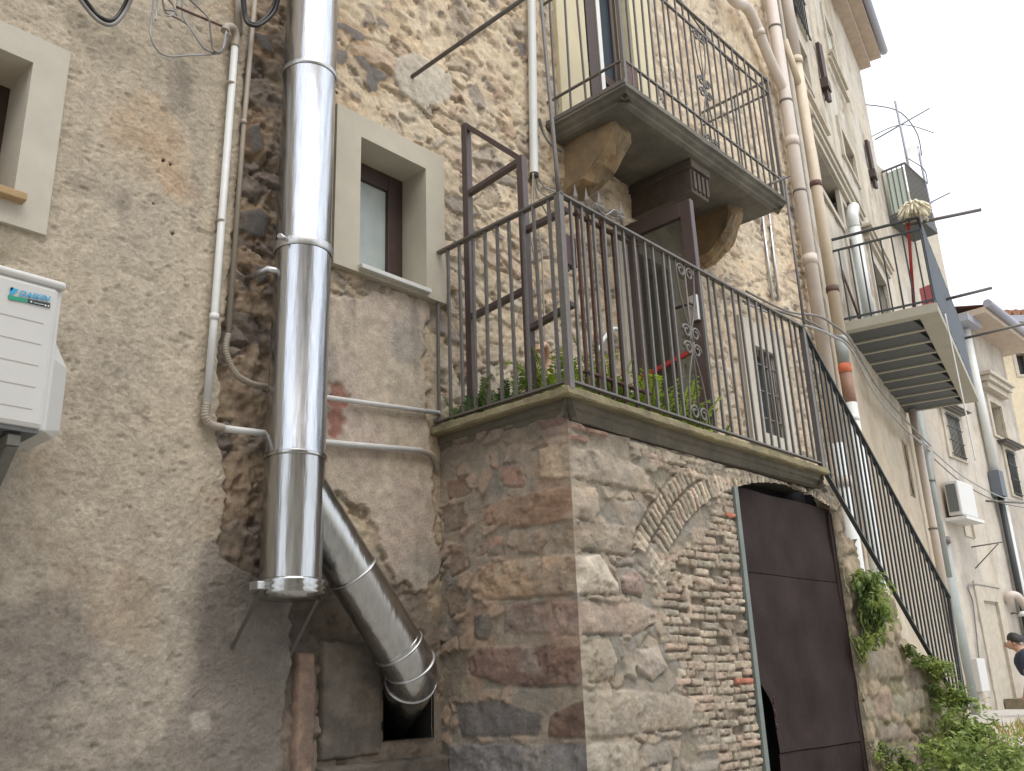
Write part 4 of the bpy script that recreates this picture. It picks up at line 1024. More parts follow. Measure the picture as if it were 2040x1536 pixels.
m = MB(); m.tube([PY(486, 240, cy2), PY(485, 248, cy2)], .0145, 12); m.build('coupling', MT['conduit_old'], c2)
rod('roof_pipe', [PY(473, -60, -.045), PY(476, 68, -.045)], .018, MT['conduit_old'], 'short grey pipe coming down behind the wires at the top left', 'pipe')
# loose cables
def cable(name, pts, r, mat, label, y=None, n=10, group=None):
    m = MB(); m.tube(smoothcurve(pts, n), r, 6); return tag(m.build(name, mat), label, 'cable', group)
def pys(pts, y): return [PY(a, b, y+(.012*math.sin(i*2.1))) for i, (a, b) in enumerate(pts)]
cb = thing('cable_bundle', 'tangle of thin grey wires hanging from the open conduit head beside the flue', 'cables', PY(400, 60, -.1))
for i, pts in enumerate(([(308, -20), (302, 40), (300, 70), (312, 98), (336, 112), (380, 110), (425, 108), (445, 100), (452, 70), (450, 62)],
                         [(322, -10), (330, 24), (352, 36), (374, 50), (392, 76), (408, 98), (430, 104), (446, 96), (453, 66)],
                         [(364, -10), (364, 30), (380, 58), (402, 90), (428, 106), (442, 102), (450, 66)],
                         [(372, -6), (400, 20), (416, 38), (420, 70), (424, 96), (436, 104), (448, 90), (451, 64)],
                         [(314, -10), (312, 20), (310, 40)], [(330, -6), (344, 10), (352, 30), (346, 22), (330, 20)], [(355, -10), (350, 22), (338, 32), (330, 30)])):
    m = MB(); m.tube(smoothcurve(pys(pts, -.09-.006*i), 8), .0042, 6); m.build('wire', MT['cable'] if i % 2 else MT['cable_pale'], cb)
rod('wall_hook_bar', [PY(352, 14, -.14), PY(452, 56, -.06)], .006, MT['rust'], 'thin rusty bar holding the hanging wires at the top left', 'bar')
cl = thing('cable_coil', 'coil of thick black cable hanging at the very top left of the plaster wall', 'cables', PY(210, 0, -.1), 'coils of black cable at the top left')
for i, pts in enumerate(([(150, -20), (176, 16), (198, 40), (222, 46), (244, 30), (262, -6)], [(156, -22), (184, 18), (204, 36), (224, 40), (240, 24), (256, -8)], [(146, -20), (180, 26), (208, 48), (230, 46), (250, 22), (266, -10)])):
    m = MB(); m.tube(smoothcurve(pys(pts, -.07-.015*i), 8), .008, 8); m.build('cable_loop', MT['cable'] if i != 1 else MT['black'], cl)
cl2 = thing('cable_coil', 'small loop of black cable tied against the flue at the top', 'cables', PY(510, 20, -.1), 'coils of black cable at the top left')
for i, pts in enumerate(([(486, -10), (490, 30), (500, 46), (518, 44), (540, 20), (552, -10)], [(482, -10), (488, 36), (500, 50), (520, 48), (546, 24), (556, -8)])):
    m = MB(); m.tube(smoothcurve(pys(pts, -.10-.012*i), 8), .009, 8); m.build('cable_loop', MT['black'], cl2)
cable('flue_wire', pys([(480, 70), (486, 50), (488, 0)], -.03), .004, MT['cable_pale'], 'single pale wire beside the conduit head at the top left')
# white pipe of cables between flue and balcony
wp = thing('cable_duct', 'white plastic duct left of the upper balcony with cables out of its lower end', 'duct', PY(1062, 340, -.05))
m = MB(); m.tube([PY(1055, -80, -.05), PY(1059, 8, -.05), PY(1064, 349, -.05)], .028, 20, cap=False); m.build('tube', MT['pvc_white'], wp)
m = MB(); m.tube([PY(1064, 346, -.05), PY(1064.3, 352, -.05)], .029, 20, cap=False); m.tube([PY(1064, 340, -.05), PY(1064, 345, -.05)], .025, 16); m.build('duct_end', MT['black'], wp)
for i, pts in enumerate(([(1060, 342), (1066, 372), (1076, 400), (1092, 430)], [(1066, 342), (1074, 378), (1092, 392), (1110, 398)], [(1064, 342), (1064, 390), (1070, 440), (1080, 520), (1084, 640), (1088, 720)], [(1068, 345), (1084, 372), (1104, 380), (1118, 384)], [(1062, 345), (1060, 400), (1058, 470), (1074, 560), (1078, 640)])):
    m = MB(); m.tube(smoothcurve(pys(pts, -.04-.006*i), 8), .006, 6); m.build('cable_end', MT['cable_pale'] if i % 2 else MT['conduit_old'], wp)
cable('balcony_cable', pys([(1074, 236), (1082, 262), (1096, 286), (1118, 302)], -.06), .01, MT['cable'], 'dark cable looping from the wall under the left end of the upper balcony')
cable('wall_cable', pys([(646, 138), (652, 150), (664, 176), (672, 186)], -.03), .006, MT['black'], 'short black cable curving from behind the flue onto the stone wall')
rod('galvanised_conduit', [PY(1517, 415, -.02), PY(1530, 520, -.02), PY(1540, 600, -.02)], .012, MT['galv'], 'left of the two thin galvanised conduits under the right end of the upper balcony', 'conduit', 'galvanised conduits on the stone wall')
rod('galvanised_conduit', [PY(1530, 405, -.02), PY(1543, 520, -.02), PY(1552, 600, -.02)], .012, MT['galv'], 'right of the two thin galvanised conduits under the right end of the upper balcony', 'conduit', 'galvanised conduits on the stone wall')

# ------------------------------------------------------------------ air conditioner
ay = -.36; T = PY(140, 570, ay); Bt = PY(105, 855, ay)
ax1 = 1.122; az1, az0 = 2.968, 2.45; ax0 = ax1-.76; yf, yb = ay, -.075
ac = thing('air_conditioner', 'large white air conditioner with teal and blue logo on the plaster wall at left', 'air conditioner', ((ax0+ax1)/2, -.2, az0))
m = MB()
# casing: front corner rounded, side stepping out to a valve cover near the wall
m.box((ax0, yf, az0), (ax1-.03, yb, az1-.02)); m.build('casing', MT['ac_white'], ac, .018)
m = MB(); m.box((ax0-.005, yf-.006, az1-.024), (ax1-.012, yb, az1+.006)); m.build('lid', MT['ac_white'], ac, .012)
zs = [az0, az0+.03, az0+.25, az0+.34, az1-.022]; xo = [ax1+.035, ax1+.055, ax1+.055, ax1-.002, ax1-.006]
m = MB(); vs_ = []
for z_, x_ in zip(zs, xo):
    vs_ += [(ax1-.06, yf+.012, z_), (ax1-.018, yf+.014, z_), (x_, yf+.085, z_), (x_, yb, z_), (ax1-.06, yb, z_)]
m.add(vs_, [(j*5+i, j*5+(i+1) % 5, (j+1)*5+(i+1) % 5, (j+1)*5+i) for j in range(4) for i in range(5)]+[(4, 3, 2, 1, 0), (20, 21, 22, 23, 24)])
m.build('valve_cover', MT['ac_white'], ac, .006)
m = MB()
for i in range(5):
    z_ = az0+.062+.074*i; m.box((ax0+.45, yf-.001, z_-.0015), (ax1-.07, yf+.002, z_+.0015))
m.build('panel_grooves', MT['shadow_gap'], ac)
m = MB()
for i in range(24): m.box((ax0+.02, yf-.004, az0+.05+.018*i), (ax0+.425, yf+.002, az0+.058+.018*i))
m.build('fan_grille', MT['ac_dark'], ac)
m = MB(); m.box((ax0+.44, yf-.004, az0+.03), (ax0+.448, yf+.002, az1-.03)); m.build('panel_seam', MT['shadow_gap'], ac)
m = MB(); m.box((ax0+.01, yf+.01, az0-.012), (ax1-.04, yb-.01, az0+.002)); m.build('base_pan', MT['ac_dark'], ac)
# badge: wedge mark, name, coloured strip with small lettering
def px_ac(x, y): p = PY(x, y, yf-.004); return p
def quad(m, pts, d=.0015):
    P = [px_ac(*p) for p in pts]; m.add(P+[p+np.array([0, .004, 0]) for p in P], [(0, 1, 2, 3), (7, 6, 5, 4)]+[(i, 4+i, 4+(i+1) % 4, (i+1) % 4) for i in range(4)])
def text(name, body, mat, parent, p0, p1, h):
    """raised lettering on the front panel from p0 to p1, letters h high"""
    cu = bpy.data.curves.new(name, 'FONT'); cu.body = body; cu.size = 1; cu.extrude = .004; cu.shear = .25; cu.offset = .012
    o = bpy.data.objects.new(name, cu); COL.objects.link(o)
    bpy.context.view_layer.update()
    dg = bpy.context.evaluated_depsgraph_get(); me = bpy.data.meshes.new_from_object(o.evaluated_get(dg))
    bpy.data.objects.remove(o)
    xs = [v.co.x for v in me.vertices]; ys = [v.co.y for v in me.vertices]
    w = max(xs)-min(xs); hh = max(ys)-min(ys); p0 = np.array(p0); p1 = np.array(p1); L = np.linalg.norm(p1-p0)
    ex = (p1-p0)/L
    for v in me.vertices:
        a = (v.co.x-min(xs))/w*L; b = (v.co.y-min(ys))/hh*h
        q = p0+ex*a+np.array([0, 0, 1])*b+np.array([0, -1, 0])*(v.co.z+.004)*.3
        v.co = tuple(q)
    me.materials.clear(); me.materials.append(mat)
    t = bpy.data.objects.new(name, me); COL.objects.link(t); par(t, parent); return t
bd_ = MB(); quad(bd_, [(21, 573), (37, 576), (30, 584), (20, 588)]); bg = bd_.build('badge_mark', MT['logo_blue'], ac)
bd_ = MB(); quad(bd_, [(22, 572), (28, 573), (22, 580), (21, 580)]); bd_.build('badge_dark_wedge', MT['logo_dark'], bg)  # dark wedge of the printed mark
bd_ = MB(); quad(bd_, [(17, 587.5), (54, 595), (56, 602.5), (17.5, 596)]); bd_.build('badge_strip', MT['teal'], ac)
bs_ = MB(); quad(bs_, [(54, 595.2), (100, 603.8), (100, 612.8), (56, 602.7)]); bs_ = bs_.build('badge_strip', MT['logo_dark'], ac)
text('lettering', 'DAIKIN', MT['logo_blue'], ac, px_ac(37.5, 589.5), px_ac(99.5, 601.5), .020)
lt = MB()
yo = .0022
for (xa, xb, ya, yb_) in ((60, 63.5, 599.6, 602.2), (67, 75, 602.8, 603.6), (76, 88, 604.8, 605.8), (89, 92, 607.2, 610.2), (95, 97.5, 608.2, 611.2)):
    k_ = (xb-xa)*.185; P = [p+np.array([0, -yo, 0]) for p in (px_ac(xa, ya), px_ac(xb, ya+k_), px_ac(xb, yb_+k_), px_ac(xa, yb_))]
    lt.add(P+[p+np.array([0, .002, 0]) for p in P], [(0, 1, 2, 3), (7, 6, 5, 4)]+[(i, 4+i, 4+(i+1) % 4, (i+1) % 4) for i in range(4)])
lt.build('lettering', MT['logo_white'], bs_)
gb_ = simple('grey_bracket', sl(104, 102, 96), .6)
for x in (ax0+.12, ax1-.105):
    bk = MB(); bk.box((x-.02, yf+.02, az0-.06), (x+.02, .0, az0-.022)); bk.hexa([(x-.018, .0, az0-.36), (x+.018, .0, az0-.36), (x+.018, -.03, az0-.36), (x-.018, -.03, az0-.36), (x-.018, yf+.06, az0-.061), (x+.018, yf+.06, az0-.061), (x+.018, yf+.025, az0-.061), (x-.018, yf+.025, az0-.061)])
    bk.box((x-.03, -.02, az0-.42), (x+.03, .005, az0-.02)); bk.build('wall_bracket', gb_, ac, .003)
for x in (ax0+.12, ax1-.105): m = MB(); m.tube([(x, yf+.05, az0-.024), (x, yf+.05, az0-.004)], .026, 14); m.build('rubber_foot', MT['black'], ac)
# ================================================================== TALL PLASTERED HOUSE FURTHER ALONG
def f_w2(U, V):
    n3 = fbm(U*1.5, V*.8, 4, 101); n9 = fbm(U*7, V*7, 4, 102); vs_ = fbm(U*4, V*.5, 4, 103)
    C = np.zeros(U.shape+(3,)); C[:] = sl(190, 182, 166)
    C = lerp(C, np.broadcast_to(sl(176, 164, 142), C.shape), sst(-.1, .35, n3))
    C = lerp(C, np.broadcast_to(sl(198, 182, 154), C.shape), .6*sst(.05, .4, fbm(U*1.9+4, V*1.1, 4, 104)))
    C = lerp(C, np.broadcast_to(sl(150, 140, 122), C.shape), .6*sst(.1, .45, vs_))
    e = sst(.25, .45, fbm(U*3, V*3, 4, 105)); C = lerp(C, np.broadcast_to(sl(164, 138, 106), C.shape), .6*e)
    low = sst(5.2, 4.6, V); C = lerp(C, np.broadcast_to(sl(194, 176, 146), C.shape), .6*low)
    return .012*n9+.01*n3-.02*e*(1-low), C*(1+.1*n9)[..., None]
U2E = F2.px(1735, 260)[0]
def rect(fr, tl, brp, d=0.0):
    a = fr.px(*tl, d); b = fr.px(*brp, d); return dict(u0=a[0], u1=b[0], v0=b[1], v1=a[1])
h2_ = thing('tall_house', 'tall plastered house with wooden eaves, iron wall ties and stone cornices beyond the drainpipes', 'house', F2.at(3.5, 0, 0))
wA = rect(F2, (1567, 5), (1607, 84)); wA['v1'] = wA['v0']+1.7
wB = dict(u0=F2.px(1577, 78)[0], u1=F2.px(1606, 132)[0], v0=F2.px(1604, 160)[1], v1=F2.px(1605, 118)[1])
wC = dict(u0=F2.px(1639, 34)[0], u1=F2.px(1664, 120)[0], v0=F2.px(1651, 108)[1], v1=F2.px(1639, 30)[1])
wD = dict(u0=F2.px(1673, 262)[0], u1=F2.px(1697, 304)[0], v0=F2.px(1682, 312)[1], v1=F2.px(1673, 258)[1])
wE = dict(u0=F2.px(1622, 300)[0], u1=F2.px(1684, 392)[0], v1=F2.px(1620, 292)[1], v0=F2.px(1640, 385)[1])
wF = dict(u0=F2.px(1690, 500)[0], u1=F2.px(1722, 560)[0], v0=5.36, v1=7.35)
wG = dict(u0=F2.px(1742, 560)[0], u1=F2.px(1768, 600)[0], v0=5.36, v1=7.3)
wH = dict(u0=F2.px(1797, 885)[0], u1=F2.px(1806, 900)[0], v0=F2.px(1815, 985)[1], v1=F2.px(1797, 880)[1])
wI = dict(u0=F2.px(1640, 410)[0], u1=F2.px(1664, 452)[0], v0=F2.px(1646, 446)[1]-.5, v1=F2.px(1640, 396)[1])
allw = [wA, wB, wC, wD, wE, wF, wG, wH]
us = spaced([(-.02, 1.5, .03), (1.5, U2E, .05)]); vs = spaced([(-.5, 2, .1), (2, 13.2, .05)])
relief('wall', MT['render'], F2, us, vs, f_w2, h2_, keep=lambda u, v: holes(u, v, *allw))
m = MB(); b = [F2.at(u, v, d) for v in (-.5, 13.2) for (u, d) in ((0, -.35), (U2E-.03, -.35), (U2E-.03, -5), (0, -5))]; m.hexa(b); m.build('house_body', MT['stone_trim'], h2_)
m = MB(); m.fbox(F2, U2E-.02, U2E, -.5, 13.2, -.36, -.0); m.build('house_end', MT['stone_trim'], h2_)
def win(par_, fr, r, depth, pane, trim=None, tw=.14, label=None, grille=None, name='window', td=.03):
    m = MB(); reveal(m, fr, r['u0'], r['u1'], r['v0'], r['v1'], -.0195 if trim else .02, depth)
    if trim: frame_ring(m, fr, r['u0']-tw, r['u1']+tw, r['v0']-tw*.4, r['v1']+tw, r['u0'], r['u1'], r['v0'], r['v1'], -.02, td, 0)
    o = m.build(name, MT[trim or 'stone_trim'], par_)
    if label: o['label'] = label
    m = MB(); m.fbox(fr, r['u0'], r['u1'], r['v0'], r['v1'], -depth-.03, -depth+.01); m.build('pane', MT[pane], o)
    m = MB(); um = (r['u0']+r['u1'])/2; w = .05
    for a, b in ((r['u0'], r['u0']+w), (um-w/2, um+w/2), (r['u1']-w, r['u1'])): m.fbox(fr, a, b, r['v0'], r['v1'], -depth+.012, -depth+.045)
    m.fbox(fr, r['u0']+w, um-w/2, r['v1']-w, r['v1'], -depth+.012, -depth+.04); m.fbox(fr, um+w/2, r['u1']-w, r['v1']-w, r['v1'], -depth+.012, -depth+.04)
    m.build('frame', MT['wood_brown' if pane != 'curtain' else 'pvc_white'], o)
    if grille:
        m = MB(); n = grille
        for i in range(n): 
            x = r['u0']+(r['u1']-r['u0'])*(i+.5)/n; m.tube([fr.at(x, r['v0']-.03, .05), fr.at(x, r['v1']+.03, .05)], .008, 5)
        for t in (.02, .35, .68, .98): m.bar(fr.at(r['u0']-.05, r['v0']+(r['v1']-r['v0'])*t, .05), fr.at(r['u1']+.05, r['v0']+(r['v1']-r['v0'])*t, .05), .02, .01)
        m.build('window_grille', MT['iron_dark'], o)
    return o
def cornice(par_, fr, u0, u1, v, h=.2, d=.16, mat='stone_trim', name='cornice'):
    m = MB(); m.fbox(fr, u0, u1, v, v+h*.4, -.01, d*.55); m.fbox(fr, u0-.05, u1+.05, v+h*.41, v+h*.75, -.01, d*.8); m.fbox(fr, u0-.1, u1+.1, v+h*.76, v+h, -.01, d)
    return m.build(name, MT[mat], par_, .008)
win(h2_, F2, wA, .1, 'blue_glass', None, label='upper window behind a dark bulging grille', grille=8)
win(h2_, F2, wB, .25, 'glass', 'stone_trim', .12)
win(h2_, F2, wC, .06, 'curtain', 'stone_trim', .12, label='bright white topmost window under the eaves')
win(h2_, F2, wD, .22, 'glass', 'stone_trim', .14)
oE = win(h2_, F2, wE, .16, 'mesh_grey', 'stone_trim', .2, label='tall shuttered opening under a stone cornice'); cornice(oE, F2, wE['u0']-.3, wE['u1']+.3, wE['v1']+.02, .22, .13)
oF = win(h2_, F2, wF, .12, 'curtain', 'stone_trim', .16, label='bluish white balcony door'); cornice(oF, F2, wF['u0']-.25, wF['u1']+.25, wF['v1']+.16, .2, .12)
oG = win(h2_, F2, wG, .16, 'glass', 'stone_trim', .2); cornice(oG, F2, wG['u0']-.3, wG['u1']+.3, wG['v1']+.2, .2, .14)
win(h2_, F2, wH, .14, 'dark')
for (a, b) in (((1646, 103), (1676, 160)), ((1643, 116), (1682, 203)), ((1598, 185), (1640, 262))):
    p = F2.px(*a); q = F2.px(*b); m = MB(); m.bar(F2.at(p[0], p[1], .06), F2.at(q[0], p[1], .06), .05, .04); m.build('ledge', MT['stone_trim'], h2_)
for i, (a, b) in enumerate((((1620, 84), (1646, 210)), ((1717, 274), (1742, 384)))):
    p = F2.px(*a); q = F2.px(*b); uu = (p[0]+q[0])/2
    m = MB(); m.bar(F2.at(uu-.03, p[1], .05), F2.at(uu+.03, q[1], .05), .11, .05); m.build('wall_tie', MT['wood_brown'], h2_)
    m = MB(); m.fbox(F2, uu-.1, uu+.1, (p[1]+q[1])/2-.28, (p[1]+q[1])/2-.14, .0, .1); m.build('tie_anchor', MT['wood_brown'], h2_)
# eaves
ez = F2.px(1722, 100)[1]
m = MB(); m.fbox(F2, -.3, U2E+.06, 12.66, 12.74, -5, .40); m.fbox(F2, -.3, U2E+.03, 12.52, 12.655, -.1, .2); m.build('eaves', MT['soffit'], h2_)
m = MB(); m.tube([F2.at(-.3, 12.80, .46), F2.at(U2E+.1, 12.80, .46)], .075, 12); m.build('gutter', MT['gutter'], h2_)
m = MB(); m.add([F2.at(-.3, 12.76, .44), F2.at(U2E+.08, 12.76, .44), F2.at(U2E+.08, 13.9, -5), F2.at(-.3, 13.9, -5)], [(0, 1, 2, 3)]); m.build('roof', MT['tile'], h2_)

# ------------------------------------------------------------------ drainpipes at the joint of the houses
def seg_pipe(th, pts, r, mat, name='pipe_section', n=16):
    m = MB(); m.tube(pts, r, n); return m.build(name, MT[mat], th)
def collar(th, p, r, mat='iron', h=.012, d=(0, 0, 1)):
    m = MB(); d = np.array(d, float); p = np.array(p); m.tube([p-d*h, p+d*h], r, 16); return m.build('pipe_collar', MT[mat], th)
x1 = 7.965; yp = -.1
dp1 = thing('drainpipe', 'thick pinkish drainpipe with dark collars, nearest to the stone house, joined by a slanting branch', 'drainpipe', (x1, yp, 1), 'drainpipes on the house fronts')
def on1(px, py): p = PY(px, py, yp); return np.array([x1, yp, p[2]])
seg_pipe(dp1, [np.array([x1, yp, 9.8]), np.array([x1, yp, 3.6])], .062, 'pipe_pink'); seg_pipe(dp1, [np.array([x1, yp, 3.6]), np.array([x1, yp, .9])], .064, 'pvc_white')  # lower length lightened through its material to offset the shade there
for (px, py) in ((1543, 55), (1590, 380), (1568, 205)): collar(dp1, on1(px, py), .066)
for (px, py) in ((1616, 520), (1574, 280), (1680, 960)): collar(dp1, on1(px, py), .07, 'pipe_pink', .05)
br_ = [PY(1420, -60, -.12), PY(1462, 0, -.12), PY(1484, 12, -.12), PY(1502, 40, -.11), PY(1530, 110, -.1), on1(1566, 185)]
seg_pipe(dp1, smoothcurve(br_, 6), .052, 'pipe_pink', 'branch_pipe'); collar(dp1, PY(1512, 66, -.105), .058, 'pipe_pink', .03, (.2, 0, -1))
d2o = .1
dp2 = thing('drainpipe', 'tan drainpipe with orange taped band and white lower length beside the thick pinkish one', 'drainpipe', F2.at(.3, 1, d2o), 'drainpipes on the house fronts')
ref = F2.px(1657, 568, d2o)
def on2(px, py): return F2.at(ref[0], F2.px(px, py, d2o)[1], d2o)
zt2, zm2, zo, zw = 9.8, on2(1583, 115)[2], on2(1676, 728)[2], on2(1694, 808)[2]
seg_pipe(dp2, [F2.at(ref[0], zt2, d2o), F2.at(ref[0], zm2, d2o)], .062, 'pipe_pink')
seg_pipe(dp2, [F2.at(ref[0], zm2, d2o), F2.at(ref[0], zo+.35, d2o)], .056, 'pipe_tan')
seg_pipe(dp2, [F2.at(ref[0], zo+.35, d2o), F2.at(ref[0], zo+.05, d2o)], .059, 'pipe_grey')
m = MB(); m.tube([F2.at(ref[0], zo+.06, d2o), F2.at(ref[0], zo-.03, d2o)], .063, 16); m.build('taped_band', MT['orange'], dp2)
seg_pipe(dp2, [F2.at(ref[0], zo-.02, d2o), F2.at(ref[0], zo-.35, d2o)], .06, 'pipe_brown')
seg_pipe(dp2, [F2.at(ref[0], zo-.34, d2o), F2.at(ref[0], .9, d2o)], .062, 'pvc_white')
collar(dp2, F2.at(ref[0], zm2, d2o), .07, 'pipe_tan', .04)
for (px, py) in ((1615, 350), (1652, 568), (1700, 835)): collar(dp2, on2(px, py), .063, 'rust' if py < 800 else 'pvc_white', .03)
m = MB(); m.tube([on2(1568, 110)+np.array([-.28, -.02, .35]), on2(1581, 150)], .035, 10); m.build('branch_pipe', MT['pipe_tan'], dp2)
wd_ = .09; wu = F2.px(1706, 480, wd_)[0]
dp3 = thing('drainpipe', 'white drainpipe with a bent top on the tall house wall above the grey-screened balcony', 'drainpipe', F2.at(wu, 5, wd_), 'drainpipes on the house fronts')
seg_pipe(dp3, smoothcurve([F2.at(wu+.5, F2.px(1690, 398, wd_)[1]+.02, wd_*.3), F2.at(wu+.25, F2.px(1690, 398, wd_)[1]+.04, wd_), F2.at(wu, F2.px(1690, 410, wd_)[1]-.05, wd_), F2.at(wu, F2.px(1700, 450, wd_)[1], wd_)], 8), .075, 'pvc_white', 'pipe_elbow')
seg_pipe(dp3, [F2.at(wu, F2.px(1700, 448, wd_)[1], wd_), F2.at(wu, 5.3, wd_)], .07, 'pvc_white')
for (a, z1, z0, r, mt, lab) in ((F2.px(1850, 1000, .1)[0], 9, 2.1, .055, 'pipe_pink', 'pinkish drainpipe at the far end of the tall house, left of a grey one'),
                               (F2.px(1862, 1010, .1)[0]+.12, 9, 2.9, .055, 'pipe_grey', 'slim bluish grey drainpipe at the far end of the tall house')):
    t_ = thing('drainpipe', lab, 'drainpipe', F2.at(a, z0, .1), 'drainpipes on the house fronts'); seg_pipe(t_, [F2.at(a, 5.5, .1), F2.at(a, z0, .1)], r, mt); collar(t_, F2.at(a, z0+1.4, .1), r+.012, 'iron')
g0_ = F3.px(1872, 1075, .12); g1_ = F3.px(1926, 1400, .12)
t_ = thing('drainpipe', 'fat dark grey cast iron pipe rising from the plants behind the stair railing', 'drainpipe', F3.at(g0_[0], 1, .12), 'drainpipes on the house fronts')
gu = g0_[0]
seg_pipe(t_, [F3.at(gu, g0_[1], .14), F3.at(gu, .8, .14)], .105, 'pipe_grey'); collar(t_, F3.at(gu, g0_[1]-.02, .14), .13, 'iron', .05)
w0 = F3.px(1962, 840, .1); 
t_ = thing('drainpipe', 'white drainpipe with a wide box joint down the cream house wall near the right edge', 'drainpipe', F3.at(w0[0], 1, .1), 'drainpipes on the house fronts')
zj = F3.px(1990, 945, .1)[1]
seg_pipe(t_, [F3.at(w0[0], 7.9, .1), F3.at(w0[0], zj, .1)], .075, 'pvc_white'); seg_pipe(t_, [F3.at(w0[0]+.14, zj+.05, .1), F3.at(w0[0]+.14, .9, .1)], .06, 'pvc_white')
m = MB(); m.fbox(F3, w0[0]-.16, w0[0]+.1, zj-.45, zj+.02, .02, .2); m.build('junction_box', MT['mesh_grey'], t_)
m = MB(); m.tube([F3.at(w0[0]+.0, zj-.45, .1), F3.at(w0[0]+.0, 2.0, .1)], .055, 10); m.build('dark_conduit', MT['iron_dark'], t_)
m = MB(); m.tube([F3.at(w0[0]+.13, 7.8, .1), F3.at(w0[0]+.13, 5.3, .1)], .03, 8); m.build('dark_conduit', MT['iron_dark'], t_)

# ------------------------------------------------------------------ concrete balcony with grey screen
QZ = 5.2; QA, QB, QC, QD = [np.array([*PZ(a, b, QZ)[:2], 0]) for a, b in ((1690, 668), (1870, 620), (1950, 800), (1800, 830))]
QA = QB+(F2.N*-1)*.97; QD = QC+(F2.N*-1)*1.02
ex = (QC-QB)/np.linalg.norm(QC-QB); LQ = np.linalg.norm(QC-QB); ey = -F2.N
b3 = thing('concrete_balcony', 'pale concrete balcony with ribbed underside and grey screened railing on the tall house', 'balcony', QB+np.array([0, 0, QZ]))
def qb(u, d, z): p = QB+ex*u+ey*d; return np.array([p[0], p[1], QZ+z])
def qbox(m, u0, u1, d0, d1, z0, z1):
    m.hexa([qb(u, d, z) for z in (z0, z1) for (u, d) in ((u0, d0), (u1, d0), (u1, d1), (u0, d1))])
m = MB(); qbox(m, .004, LQ, .004, 1.0, .065, .10); m.build('slab', MT['slat'], b3)
m = MB(); qbox(m, .0, .12, .0, 1.0, 0, .105); qbox(m, .122, LQ, .0, .2, .001, .104); m.build('edge_beam', MT['slab3'], b3, .004)
for k in range(9):
    u = .12+(LQ-.12)*(k+1)/9.0
    m = MB(); qbox(m, u-.05, u-.001, .202, 1.0, .004, .064); m.build('rib', MT['slab3'], b3)
    m = MB(); u0 = .12+(LQ-.12)*k/9.0+.01
    m.add([qb(u0, .21+.08, .02), qb(u-.055, .21, .02), qb(u-.055, 1.0, .02), qb(u0, 1.0, .02), qb(u0, .29, .06), qb(u-.055, .21, .06), qb(u-.055, 1.0, .06), qb(u0, 1.0, .06)], [(0, 1, 2, 3), (0, 4, 5, 1), (1, 5, 6, 2), (3, 7, 4, 0)])
    m.build('steel_beam', MT['slat'], b3)
RH = 1.12
m = MB()
for (z, w) in ((RH, .035), (RH-.14, .022), (.15, .02)):
    m.bar(qb(.03, 1.0, z), qb(.03, .03, z), w, .02); m.bar(qb(.03, .03, z), qb(LQ-.03, .03, z), w, .02); m.bar(qb(LQ-.03, .03, z), qb(LQ-.03, 1.0, z), w, .02)
r4 = m.build('railing', MT['iron_dark'], b3); first = True
for (u, d) in [(.03, .1+.9*i/8) for i in range(8)]+[(.03+(LQ-.06)*i/30, .03) for i in range(31)]:
    m = None
    if first: b4 = unit_bar('baluster', RH-.14-.10, .014, MT['iron_dark']); b4.location = tuple(qb(u, d, .10)); par(b4, r4); first = False
    else: copy_to(b4, qb(u, d, .10), r4)
m = MB(); n_ = 40
P_ = [[qb(.05+(LQ-.08)*i/n_, .012+.004*math.sin(i*1.7), z) for i in range(n_+1)] for z in (.19, RH-.02)]
m.add(P_[0]+P_[1], [(i, i+1, n_+2+i, n_+1+i) for i in range(n_)]); m.build('screen', MT['netting'], r4)
def stick(name, a, b, r, mat, label, cat):
    m = MB(); m.tube([a, b], r, 8); return tag(m.build(name, MT[mat]), label, cat, 'clothes poles of the screened balcony' if cat == 'pole' else None)
stick('clothes_pole', qb(.25, .2, RH+.05), PY(1945, 420, QB[1]-.9) if False else qb(.25, .2, RH+.05)+(F2.N*.78+ex*.10+np.array([0, 0, .0])), .02, 'iron', 'longest grey pole jutting out over the street from the near corner of the screened balcony', 'pole')
stick('clothes_pole', qb(1.7, .05, RH-.38), qb(1.7, .05, RH-.38)+F2.N*.55+np.array([0, 0, .02]), .02, 'iron', 'grey pole jutting out against the sky from the middle of the screened balcony', 'pole')
stick('clothes_pole', qb(LQ-.1, .05, RH-.2), qb(LQ-.1, .05, RH-.2)+F2.N*1.1+np.array([0, 0, .05]), .02, 'iron', 'grey pole jutting out before the far eaves from the screened balcony far end', 'pole')
stick('broom_handle', qb(.25, .25, .18), qb(.12, .12, RH+.2), .018, 'red', 'red broom handle leaning in the near corner of the screened balcony', 'broom')
m = MB(); rb2 = random.Random(3)
mc = qb(.06, .05, RH+.16)
for k in range(70):
    a = rb2.uniform(0, 6.28); r_ = rb2.uniform(.06, .19); e = mc+np.array([math.cos(a)*r_, math.sin(a)*r_, -rb2.uniform(.02, .16)])
    m.tube(smoothcurve([mc, (mc+e)/2+np.array([0, 0, .05]), e], 4), .014, 4)
tag(m.build('mop', MT['mop']), 'shaggy cream mop head propped over the corner of the screened balcony railing', 'mop')
m = MB(); c_ = [qb(.22+.05*i/6, .05+.11*i/6+.01*math.sin(i*2), z) for z in (.14, .40) for i in range(7)]
m.add(c_+[p+np.array([.0, .012, 0]) for p in c_], [(i, i+1, 8+i, 7+i) for i in range(6)]+[(14+i, 21+i, 22+i, 15+i) for i in range(6)]); tag(m.build('cloth', MT['pink']), 'pink cloth hanging inside the screened balcony railing', 'cloth')
stick('broom_handle', qb(.75, .86, .17), qb(.45, .97, 1.0), .014, 'rust', 'thin reddish stick leaning on the balcony door of the tall house', 'stick')
